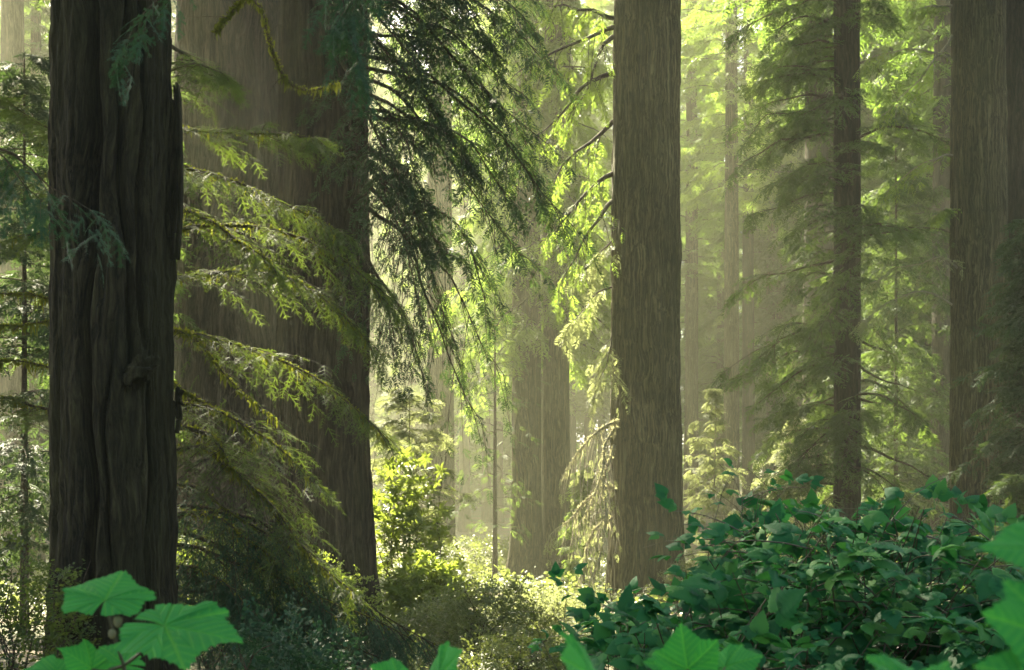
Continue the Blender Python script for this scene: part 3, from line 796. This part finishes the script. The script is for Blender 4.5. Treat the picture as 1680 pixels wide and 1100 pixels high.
def t_clump(seed, n=22, ls=.22):
    """little twig end with many small leaves"""
    r = np.random.default_rng(seed); V = []; Q = []
    for k in range(n):
        p = np.array([r.uniform(0, 1), r.normal(0, .22), r.normal(0, .12)])
        a = math.atan2(p[1], .3) + r.normal(0, .8); s = ls * r.uniform(.6, 1.2); ti = r.normal(0, .5)
        c_, s_ = math.cos(a), math.sin(a)
        for (x, y) in ((0, 0), (.5, .3), (1, 0), (.5, -.3)):
            V.append(p + s * np.array([c_ * x - s_ * y, s_ * x + c_ * y, ti * y - .2 * x]))
        i = 4 * k; Q.append((i, i + 1, i + 2, i + 3))
    return np.array(V), [np.array(Q)]


WHORL = [t_whorl(i) for i in range(3)]
CLUMP = [t_clump(10 + i) for i in range(4)]


def shrub(name, label, px, d, wid, h, seed, mat, tem, size, ncl, nst=9, wood=TWIG, r=.014, flat=.6, nj=.5, shell=.35, cat='shrub'):
    rng = np.random.default_rng(seed)
    x = (px - CX) / F * d; b = np.array([x, d, float(ground_z(x, d))])
    t = thing(name, label, cat, b)
    G = Geo()
    a = rng.uniform(0, 2 * PI, nst); rr = wid * rng.uniform(.2, .9, nst)
    tip = b + np.stack([np.cos(a) * rr, np.sin(a) * rr, h * rng.uniform(.6, 1.0, nst)], 1)
    P = boughs(G, rng, b + rng.normal(0, .06, (nst, 3)) * (1, 1, 0), tip, .06, r0=r, ns=8, l2=.3, nf=0, dr2=-.1, wob=.06, ang=(.9, .5), twr=.4)
    obj('stem', G, [wood], t, b)
    G = Geo()
    u = nrm(rng.normal(0, 1, (ncl, 3))); u[:, 2] = np.abs(u[:, 2]) * 1.3 - .35
    rad = rng.uniform(shell, 1, ncl) ** .6
    # uneven outline: bulges and hollows
    bul = 1 + .22 * np.sin(u[:, 0] * 7 + seed) * np.sin(u[:, 2] * 6 + u[:, 1] * 5)
    pos = b + u * (rad * bul)[:, None] * np.array([wid, wid, h * .62]) + np.array([0, 0, h * .42])
    pos = pos[pos[:, 2] > b[2] + .05]
    X_ = u[:len(pos)] * np.array([1, 1, .3]) + rng.normal(0, .5, pos.shape)
    stamp(G, tem, pos, X_, UP + rng.normal(0, nj, pos.shape), size * rng.uniform(.7, 1.25, len(pos)), 0, rng.integers(0, len(tem), len(pos)))
    obj('foliage', G, [mat], t, b)
    return t


shrub('rhododendron_shrub', 'tall sunlit shrub with whorled yellow green leaves at the foot of the broad dark trunk', 672, 25.5, .95, 3.2, 81, L_RHODO, WHORL, .15, 400, nst=11, r=.016, shell=.15)
shrub('rhododendron_shrub', 'lower sunlit whorled shrub beneath the tall one', 700, 23, .8, 1.35, 82, L_RHODO, WHORL, .14, 420)
shrub('huckleberry_shrub', 'olive small leaved shrub in the sunny gap, speckled with white glints', 795, 17, .75, 1.15, 83, L_HUCK, CLUMP, .16, 700)
shrub('huckleberry_shrub', 'low speckled shrub below the glinting olive one', 850, 13.5, .65, .62, 84, L_HUCK, CLUMP, .13, 520)
shrub('huckleberry_shrub', 'shrub coloured pale as if washed out by sun, in the brightest patch of the gap', 885, 23, 1.1, .7, 85, N_PALE, CLUMP, .2, 520)  # pale leaf colour stands in for overexposed sunlight
shrub('huckleberry_shrub', 'pale low shrub between the glinting shrub and the tall whorled one', 722, 19, .7, .85, 86, L_HUCK, CLUMP, .17, 480)
shrub('huckleberry_shrub', 'wispy pinkish twigged shrub before the hazy pale trunk', 745, 27, .6, 1.1, 87, L_HUCK, CLUMP, .18, 160, wood=TWIG_DEAD)
shrub('huckleberry_shrub', 'dark undergrowth shrub with bright glints beside the snag', 30, 10, .55, 1.5, 88, N_HEM_NEAR, CLUMP, .15, 420, nst=12, r=.012)
shrub('huckleberry_shrub', 'small green shrub under the dark hemlock boughs and lobed leaves', 470, 8.5, .55, 1.05, 89, N_COOL, CLUMP, .14, 560)
shrub('huckleberry_shrub', 'yellow green shrub glowing behind the lowest hemlock boughs', 350, 17, 1.0, 1.7, 90, L_RHODO, CLUMP, .2, 620)
shrub('huckleberry_shrub', 'low shrub glowing between hemlock tips and the broad dark trunk', 500, 19, 1.1, 1.2, 91, L_RHODO, CLUMP, .2, 520)
shrub('huckleberry_shrub', 'pale haze covered shrub at the foot of the thin dead limbed sapling', 790, 52, 2.0, 1.6, 92, L_FLOOR, CLUMP, .4, 420)
shrub('huckleberry_shrub', 'low shrub in pale sun glare colour at the bottom edge of the brightest patch', 895, 18, .8, .5, 96, N_PALE, CLUMP, .16, 420)  # glare of the sun patch put into the leaf colour
shrub('huckleberry_shrub', 'sunlit shrub under the whitish sapling past the furrowed trunk', 1160, 30, 1.1, 1.0, 93, L_HUCK, CLUMP, .2, 420)
shrub('huckleberry_shrub', 'shrub with yellow sunlit leaves behind the big bush', 1345, 28, 1.5, 1.2, 94, L_HUCK, CLUMP, .22, 420)

# ground plants, nobody could count them
rng = np.random.default_rng(95)
n = 3600
yy = 7.5 + 72 * rng.random(n) ** .8; xx = (rng.random(n) - .5) * 2 * (.38 * yy + 1.5)
gp = np.stack([xx, yy, ground_z(xx, yy)], 1)
pxu = CX + xx / yy * F
ok = (rng.random(n) > np.where((pxu < 640) & (yy < 21), .72, 0.)) & ~((pxu < 125) & (yy < 24))
for o in list(C.objects):
    if o.get('category') == 'tree':
        ok &= (xx - o.location.x) ** 2 + (yy - o.location.y) ** 2 > .7
gp = gp[ok]; n = len(gp)


def t_tuft(seed, n=11):
    r = np.random.default_rng(seed); V = []; Q = []
    for k in range(n):
        a = r.uniform(0, 2 * PI); L_ = r.uniform(.5, 1.); up = r.uniform(.5, 1.1)
        c_, s_ = math.cos(a), math.sin(a)
        for j in range(7):
            u = (j + 1) / 7; p = np.array([c_ * L_ * u * .8, s_ * L_ * u * .8, up * L_ * u - .75 * L_ * u * u])
            wl = .22 * (1.1 - u)
            for sd in (-1, 1):
                q = p + wl * np.array([-s_ * sd + c_ * .3, c_ * sd + s_ * .3, -.15]); tn = np.array([c_, s_, 0]) * .035
                i = len(V); V += [p - tn, p + tn, q + tn * .3, q - tn * .5]; Q.append((i, i + 1, i + 2, i + 3))
    return np.array(V), [np.array(Q)]


G = Geo(); TUFT = [t_tuft(i) for i in range(4)]
half = n // 2
sz = (.45 + .35 * rng.random(n)) * np.clip(gp[:, 1] / 30, .6, 1.3)
a = rng.uniform(0, 2 * PI, n); Xd = np.stack([np.cos(a), np.sin(a), 0 * a], 1)
stamp(G, TUFT, gp[:half], Xd[:half], UP + rng.normal(0, .15, (half, 3)), sz[:half], 0, rng.integers(0, 4, half))
m_ = n - half; rep = 3
pos = np.repeat(gp[half:], rep, 0) + rng.normal(0, .22, (m_ * rep, 3)) * (1, 1, .2) + (0, 0, .22)
stamp(G, CLUMP, pos, rng.normal(0, 1, pos.shape) * (1, 1, .25), UP + rng.normal(0, .4, pos.shape), np.repeat(sz[half:], rep) * .75, 0, rng.integers(0, 4, len(pos)))
o = obj('undergrowth', G, [L_FLOOR]); o['kind'] = 'stuff'; o['label'] = 'ferns and low leafy plants covering the forest floor'


# ---------------------------------------------------------------- big broad leaved bush
def leaflet(seed, w=.41, n=14):
    r = np.random.default_rng(seed); V, Q = [], []
    lobe = r.uniform(.85, 1.15)
    for i in range(n + 1):
        x = i / n
        hw = w * ((math.sin(PI * min(1, x ** .62)) ** .85 * (1 - .25 * x)) if 0 < i < n else .01) * (1 + .16 * (i % 2) - .08) * lobe
        z = -.20 * x * x - .02
        cor = .022 if i % 2 else -.008
        xo = x + .035 * (i % 2) - .02
        V += [(xo - .05 * hw, hw, z + .10 * hw / w + cor * .3 - .10 * (hw / w) ** 2), (x + .02, hw * .5, z + .065 * hw / w + cor), (x + .045, 0, z),
              (x + .02, -hw * .5, z + .065 * hw / w + cor), (xo - .05 * hw, -hw, z + .10 * hw / w + cor * .3 - .10 * (hw / w) ** 2)]
    for i in range(n):
        a_ = i * 5
        Q += [(a_ + k, a_ + 5 + k, a_ + 6 + k, a_ + 1 + k) for k in range(4)]
    return np.array(V), np.array(Q)


def t_trifoliate(seed):
    r = np.random.default_rng(seed); V = []; Q = []; n0 = 0
    for (a, s, off) in ((0, 1., .25), (1.25, .78, .2), (-1.25, .78, .2)):
        v, q = leaflet(seed * 3 + int(a * 10) % 7); s *= r.uniform(.85, 1.1); v = v * s
        ro = r.normal(0, .22)      # roll about the leaflet axis
        v = np.stack([v[:, 0], v[:, 1] * math.cos(ro) - v[:, 2] * math.sin(ro), v[:, 1] * math.sin(ro) + v[:, 2] * math.cos(ro)], 1)
        pi_ = -r.uniform(-.05, .28)   # pitch down
        v = np.stack([v[:, 0] * math.cos(pi_) - v[:, 2] * math.sin(pi_), v[:, 1], v[:, 0] * math.sin(pi_) + v[:, 2] * math.cos(pi_)], 1)
        c_, s_ = math.cos(a + r.normal(0, .12)), math.sin(a)
        v = np.stack([c_ * v[:, 0] - s_ * v[:, 1] + off, s_ * v[:, 0] + c_ * v[:, 1], v[:, 2]], 1)
        Q.append(q + n0); V.append(v); n0 += len(v)
    V.append(np.array([(-.55, .012, .05), (-.55, -.012, .05), (.28, -.008, 0), (.28, .008, 0)])); Q.append(np.array([[0, 1, 2, 3]]) + n0)
    return np.concatenate(V), [np.concatenate(Q)]


TRI = [t_trifoliate(i) for i in range(6)]


def leafy_bush(label, base, seed, tips, nper, lsize, cane_r=.006, side=5, name='berry_bush'):
    rng = np.random.default_rng(seed)
    t = thing(name, label, 'bush', base)
    tips = np.asarray(tips, float); M = len(tips)
    root = np.asarray(base) + rng.normal(0, .28, (M, 3)) * (1.6, .7, 0)
    G = Geo(); P = Path(rng, root, tips, .05, .03)
    K = 14; tt_ = np.broadcast_to(np.linspace(0, 1, K), (M, K)); I_ = np.broadcast_to(np.arange(M)[:, None], (M, K))
    tubes(G, P(I_, tt_), cane_r * (1.1 - .85 * tt_), 5)
    # side shoots
    ns = side; tj = rng.uniform(.45, .97, (M, ns)); Is = np.broadcast_to(np.arange(M)[:, None], (M, ns)).ravel(); tj = tj.ravel()
    p0 = P(Is, tj); tan = nrm(P(Is, tj + .02) - P(Is, tj - .02)); ou = nrm(rng.normal(0, 1, p0.shape) * (1, .8, .25) + (0, -.25, .12))
    ln = rng.uniform(.12, .38, len(p0)); dv = nrm(ou + .35 * tan)
    u = np.linspace(0, 1, 5)
    sp = p0[:, None] + dv[:, None] * (ln[:, None] * u)[..., None] - UP * (.28 * ln[:, None] * u ** 2)[..., None]
    tubes(G, sp, np.broadcast_to(cane_r * .4 * (1 - .6 * u), (len(p0), 5)), 4)
    obj('stem', G, [CANE], t, base, smooth=True)
    # leaves on shoots and on cane ends
    G = Geo()
    k = rng.integers(0, len(p0), nper * M); uu = rng.uniform(.3, 1.0, len(k))
    lo = p0[k] + dv[k] * (ln[k] * uu)[:, None] - UP * (.28 * ln[k] * uu ** 2)[:, None]
    kc = rng.integers(0, M, nper * M // 2); uc = rng.uniform(.55, 1., len(kc)); lo = np.concatenate([lo, P(kc, uc)])
    nl = len(lo)
    dirn = nrm(np.concatenate([dv[k], rng.normal(0, 1, (len(kc), 3)) * (1, .8, .2)]) + rng.normal(0, .75, (nl, 3)) * (1, .8, .3) + (0, -.30, -.03))
    S = lsize * np.exp(rng.normal(0, .30, nl)) 
    lo = lo + dirn * (S * .45)[:, None] + UP * (S * .12)[:, None]
    nz_ = UP * 1.0 + np.array([0, -.55, 0]) + rng.normal(0, .24, (nl, 3))
    stamp(G, TRI, lo, dirn, nz_, S, 0, rng.integers(0, 6, nl))
    obj('foliage', G, [L_BUSH], t, base)
    return t


rng = np.random.default_rng(101)
cx = [1000, 1040, 1090, 1150, 1200, 1250, 1300, 1400, 1450, 1500, 1560, 1620, 1680, 1760]
cyy = [1010, 985, 950, 905, 862, 835, 818, 812, 806, 818, 818, 834, 850, 845]
tips = []
for i in range(270):
    px = rng.uniform(985, 1760); top = np.interp(px, cx, cyy)
    py = top + 24 + (rng.random() ** 1.6) * (1160 - top)
    tips.append(at(px, py - 12, 4.9 + rng.uniform(-.75, .8) - .5 * (py - top) / 250))
bpos = np.array([.95, 5.0, float(ground_z(.95, 5.0))])
leafy_bush('large dense dark green berry bush with three part toothed leaves, before the furrowed trunk', bpos, 102, tips, 16, .051)
# the shoot that stands above it, and the low outlier
b2 = np.array([.75, 5.3, float(ground_z(.75, 5.3))])
leafy_bush('thin leafy spray rising against the haze above the large berry bush', b2, 103, [at(1180, 762, 5.2), at(1275, 768, 5.2), at(1200, 775, 5.25), at(1165, 800, 5.2), at(1235, 785, 5.2), at(1225, 768, 5.22), at(1255, 790, 5.18)], 11, .042, .004, side=4, name='berry_shoot')
b3 = np.array([.4, 5.6, float(ground_z(.4, 5.6))])
leafy_bush('small sparse berry bush leaning into the sunny gap beside the large one', b3, 104, [at(px, py, 5.6) for px, py in ((872, 985), (905, 996), (955, 955), (990, 990), (1000, 955))], 6, .045, .004, side=4)


# ---------------------------------------------------------------- big lobed leaves close to the camera
def lobed_leaf(seed, nr=26, na=420, curl=.0):
    r = np.random.default_rng(seed)
    lobes = [(0, 1.0, .78), (.94, .85, .78), (-.94, .85, .78), (1.92, .62, .88), (-1.92, .62, .88)]
    lobes = [(a + r.normal(0, .05), l * r.uniform(.93, 1.07), b) for a, l, b in lobes]
    th = np.linspace(-PI * .955, PI * .955, na)
    best = np.full(na, .12); axis = np.zeros(na)
    for (a, l, b) in lobes:
        dl = np.abs(th - a)
        rr = np.where(dl < 1.35, l * math.sin(b) / np.sin(np.clip(b + dl, .01, PI - .05)), 0)
        rr = np.where(dl < PI - b - .06, rr, 0)
        rr = np.minimum(rr, l * (1.0 - .27 * np.minimum(dl, 1) ** 1.6))
        upd = rr > best; best = np.where(upd, rr, best); axis = np.where(upd, a, axis)
    ker = np.array([1, 2, 3, 2, 1.]) / 9
    bs = np.convolve(np.pad(best, 2, 'edge'), ker, 'valid')
    bs = bs * (1 + .026 * (np.abs(((th * 7.5 + .3 * np.sin(th * 3 + seed)) % 1) - .5) * 4 - 1) + .026 * (((th * 17) % 1) * 2 - 1))
    rad = np.linspace(0.0, 1, nr + 1)[1:]
    Rm = rad[:, None] * bs[None]; Tm = np.broadcast_to(th, Rm.shape); Am = np.broadcast_to(axis, Rm.shape)
    along = Rm * np.cos(Tm - Am); perp = np.abs(Rm * np.sin(Tm - Am))
    main = np.exp(-(perp / .018) ** 2)
    ph = ((along - perp * .75) / .135) % 1; ph = np.minimum(ph, 1 - ph)
    sec = np.exp(-(ph / .10) ** 2) * (perp > .008) * .75
    vein = np.maximum(main, sec)
    z = .10 * np.sqrt(perp + .003) * (1 - .6 * Rm) - .16 * Rm ** 2 - .022 * vein + .06 * np.sin(Tm * 5 + seed) * Rm ** 2 + .03 * np.sin(Tm * 9 + 2 * seed) * Rm ** 2 + curl * Rm ** 3
    V = np.stack([Rm * np.cos(Tm), Rm * np.sin(Tm), z], -1).reshape(-1, 3)
    V = np.concatenate([V, [[0, 0, 0]]]); vein = np.concatenate([vein.ravel(), [1]])
    i, j = np.meshgrid(np.arange(nr - 1), np.arange(na - 1), indexing='ij')
    q = np.stack([i * na + j, (i + 1) * na + j, (i + 1) * na + j + 1, i * na + j + 1], -1).reshape(-1, 4)
    tri = np.stack([np.full(na - 1, len(V) - 1), np.arange(na - 1), np.arange(1, na)], 1)
    return V, [q, tri], vein


LOBED = [lobed_leaf(i, curl=.04 * (i - 1)) for i in range(4)]


def lobed_plant(label, base_px, d, leaves, seed, group=None, buds=()):
    """leaves: (px,py of petiole joint, depth shift, length in photo px, tip right, tip up, tip toward camera, tilt of the face to the camera, roll)"""
    rng = np.random.default_rng(seed)
    b0 = at(base_px[0], base_px[1], d); gz = float(ground_z(b0[0], d)); base = np.array([b0[0], d, gz])
    t = thing('lobed_leaf_plant', label, 'plant', base, group)
    G = Geo(); node = at(base_px[0], base_px[1], d)
    tubes(G, np.linspace(base, node, 10)[None] + (np.sin(np.linspace(0, PI, 10))[:, None] * np.array([.03, .0, 0]))[None], np.linspace(.006, .0035, 10)[None], 7)
    pet = []
    for (px, py, dd, size, tr, tu, tc, face, roll) in leaves:
        p = at(px, py, d + dd)
        mid_ = (node + p) / 2 + np.array([.0, 0, -.01])
        u = np.linspace(0, 1, 9)[:, None]
        pet.append((1 - u) ** 2 * node + 2 * u * (1 - u) * mid_ + u * u * p)
    tubes(G, np.array(pet), np.broadcast_to(np.linspace(.0026, .0016, 9), (len(pet), 9)), 6)
    obj('stem', G, [CANE], t, base, smooth=True)
    for i, (px, py, dd, size, tr, tu, tc, face, roll) in enumerate(leaves):
        p = at(px, py, d + dd); s = size / F * (d + dd)
        X_ = nrm(np.array([tr, -tc, tu], float)); Z_ = np.array([roll, -face, 1.])
        Z_ = nrm(Z_ - X_ * (Z_ @ X_)); Y_ = np.cross(Z_, X_)
        tv, fs, ve = LOBED[(i + seed) % 4]
        V = p + s * (tv[:, :1] * X_ + tv[:, 1:2] * Y_ + tv[:, 2:] * Z_)
        G = Geo(); G.addm(V, fs, 0, ve); obj('leaf', G, [L_THIM], t, base, smooth=True, attname='vein')
    for (px, py, rpx) in buds:
        th_, ph_ = np.meshgrid(np.arange(12) / 12 * 2 * PI, np.linspace(.02, PI - .02, 9), indexing='ij')
        rr = rpx / F * d
        V = at(px, py, d - .01) + rr * np.stack([np.sin(ph_) * np.cos(th_) * (1 + .1 * np.cos(5 * th_)), np.sin(ph_) * np.sin(th_), np.cos(ph_) * 1.35 + .25 * np.sin(ph_)], -1)
        i_, j_ = np.meshgrid(np.arange(12), np.arange(8), indexing='ij')
        q = np.stack([i_ * 9 + j_, ((i_ + 1) % 12) * 9 + j_, ((i_ + 1) % 12) * 9 + j_ + 1, i_ * 9 + j_ + 1], -1).reshape(-1, 4)
        G = Geo(); G.add(V, q); obj('bud', G, [LICHEN], t, base, smooth=True)
    return t


lobed_plant('plant with broad lobed green leaves and two pale buds before the dark cracked trunk', (203, 1092), 2.1,
            [(172, 986, .0, 104, .06, .50, -.85, .62, .1), (270, 1028, -.05, 146, .98, -.10, .25, .50, .12), (205, 1092, .12, 78, -.6, .15, .3, .6, .2), (150, 1098, -.03, 66, -.5, .5, .3, .8, .0), (95, 1105, .0, 60, -.9, .1, .2, .8, 0)],
            1, buds=((193, 1021, 7), (184, 1041, 6)))
lobed_plant('lobed leaf plant in the sunny gap just showing bright yellow green leaf tops', (720, 1150), 1.9,
            [(722, 1110, 0, 75, .35, .5, .45, 1.1, 0), (655, 1120, .05, 60, -.6, .5, .2, .8, 0)], 2)
lobed_plant('blurred bluish lobed leaf below the small sparse berry bush', (960, 1150), 1.5, [(968, 1108, 0, 105, -.35, .35, .55, 1.2, 0)], 3)
lobed_plant('lobed leaf plant with folded leaves standing before the large berry bush', (1150, 1150), 2.0,
            [(1128, 1098, 0, 78, -.15, .85, .1, 1.6, -.5), (1190, 1095, .04, 62, .85, .35, .3, .9, .3), (1100, 1095, .06, 48, -.9, .25, .2, .8, 0)], 4)
lobed_plant('large out of focus lobed leaves overlapping the side of the large berry bush', (1720, 1090), 1.15,
            [(1735, 905, .05, 125, -.95, .12, .1, .6, .2), (1735, 1050, 0, 150, -.80, .32, .25, 1.3, .1), (1700, 1120, -.03, 120, -.7, -.3, .3, 1.2, 0)], 5)
lobed_plant('out of focus leaf top poking up between the folded leaves and the large blurred ones', (1500, 1160), 1.35, [(1505, 1125, 0, 110, -.7, .2, .5, .8, 0), (1520, 1130, 0.02, 80, .8, .25, .4, .8, 0)], 6)

# ---------------------------------------------------------------- conifers deeper in the wood
protos = []
for i, (z0, R, nb, mat_, pw) in enumerate(((5, 4.6, 165, N_FAR, .5), (8, 5.4, 150, N_FAR, .45), (3, 3.8, 165, N_HEM, .5), (10, 5.6, 130, N_BRIGHT, .4))):
    t = thing('conifer', 'conifer', 'tree', (0, 0, 0))
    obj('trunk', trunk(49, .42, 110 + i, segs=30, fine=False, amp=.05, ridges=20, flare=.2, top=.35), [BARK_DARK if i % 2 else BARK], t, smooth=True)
    obj('crown', crown(np.random.default_rng(120 + i), z0, 49, R, nb, 11, 8, .58, MIDL, droop=.28, pw=pw, low=.7, r_in=.2), [TWIG, mat_], t)
    protos.append(t)
rng = np.random.default_rng(131)
zones = [  # px0 px1 d0 d1 n label group
    (0, 78, 60, 110, 5, 'hazy conifer seen in the narrow strip between the picture border and the dark cracked trunk', 'conifers in the strip beside the snag'),
    (235, 320, 58, 100, 4, 'conifer glimpsed through the slot between the dark cracked trunk and the pale giant', 'conifers in the slot beside the pale giant'),
    (600, 700, 108, 130, 3, 'faint conifer in bright haze between the broad dark trunk and the pale hazy trunk', 'conifers in the haze behind the shrub'),
    (750, 835, 90, 130, 3, 'faint conifer in bright haze between the pale hazy trunk and the twin trunks', 'conifers in the brightest haze'),
    (850, 1000, 80, 125, 6, 'sunlit conifer behind the twin trunks and the limbs of the furrowed trunk', 'conifers behind the twin trunks'),
    (1120, 1190, 100, 135, 4, 'pale far conifer between the furrowed trunk and the slender hazy trunks', 'conifers next to the furrowed trunk'),
    (1262, 1330, 80, 125, 6, 'green conifer in the gap between the slender hazy trunks and the dim broad trunk', 'conifers behind the slender trunks'),
    (1400, 1560, 60, 120, 8, 'shaded conifer in the gap between the slim trunk and the big peeling trunk', 'conifers between the shaded trunks'),
    (1600, 1690, 55, 110, 4, 'dark conifer glimpsed around the dark fused trunk at the edge', 'conifers around the fused trunk')]
used = set()
for (pa, pb, da, db, n, lab, grp) in zones:
    for k in range(n):
        px = pa + (pb - pa) * (k + rng.uniform(.2, .8)) / n; d = rng.uniform(da, db) if k else da + .15 * (db - da)
        if 10 < ((px - CX) / F * d) * .914 + d * .407 < 19 and d > 74 and px < 500:
            d = 64
        x = (px - CX) / F * d
        pi_ = int(rng.integers(0, 4))
        if 1400 < px and pi_ == 3:
            pi_ = 0
        loc = (x, d, float(ground_z(x, d)) - .1)
        hz = rng.uniform(.5, .72) if d < 78 and px > 100 else rng.uniform(.75, .95)
        if pi_ not in used:
            used.add(pi_); t = protos[pi_]; t.location = loc; t.rotation_euler = (0, 0, rng.uniform(0, 6)); t['label'] = lab; t['group'] = grp
            s = rng.uniform(.8, .98); t.scale = (s, s, hz)
        else:
            copy_thing(protos[pi_], loc, rng.uniform(0, 6.28), (lambda q: (q, q, hz))(rng.uniform(.8, 1.)), lab, grp)
for i, t in enumerate(protos):
    if i not in used:
        for c in list(t.children):
            bpy.data.objects.remove(c)
        bpy.data.objects.remove(t)

# the wood far behind, one mass
rng = np.random.default_rng(141)
G = Geo(); tt_ = [t_mid(50 + i, n=4, wid=.24, ln=.6) for i in range(2)]
Vt = []
for k in range(64):
    d = rng.uniform(120, 180); px = -100 + 1880 * (k + rng.random()) / 64 if k % 3 else rng.uniform(560, 900); x = (px - CX) / F * d; z = float(ground_z(x, d)); h = rng.uniform(34, 46)
    nb = 60; ns = 5; zz = np.sort(rng.random(nb)); a = rng.uniform(0, 2 * PI, nb); Rr = 4.4 * (1 - zz) ** .5 * rng.uniform(.6, 1.1, nb)
    root = np.stack([x + 0 * a, d + 0 * a, z + 1.5 + (h - 1.5) * zz], 1); tip = root + np.stack([np.cos(a) * Rr, np.sin(a) * Rr, -.3 * Rr], 1)
    boughs(G, rng, root, tip, .08, .06, ns, .4, 3, 1.5, tt_, keep=.9, wood2=False, sides=3)
    zt = np.linspace(-1, h, 8); tubes(G, np.stack([x + 0 * zt, d + 0 * zt, z + zt], 1)[None], np.linspace(.4, .08, 8)[None], 8, 0)
o = obj('far_forest', G, [BARK_DARK, N_FAR]); o['kind'] = 'stuff'; o['label'] = 'distant wood fading into the haze behind the trunks'
# unseen redwoods added outside the view so their crowns shade snag and bush
for (x, y, zc, s_, lab) in ((-14.5, 33, 9, 1.35, 'unseen redwood added for shade, beyond the pale giant'), (-13, 21, -6, 1.2, 'unseen redwood added for shade, level with the broad dark trunk'),
                            (-12.5, 27, -4, .8, 'unseen redwood added for shade, between its two tall neighbours')):
    t = thing('redwood', lab, 'tree', (x, y, float(ground_z(x, y))))
    obj('trunk', trunk(46, .8, int(y), segs=40, fine=False), [BARK_DARK], t, smooth=True)
    c = obj('crown', HIGH[int(y) % 2], None, t); c.location = (0, 0, zc); c.scale = (s_, s_, 1); c.rotation_euler = (0, 0, y)
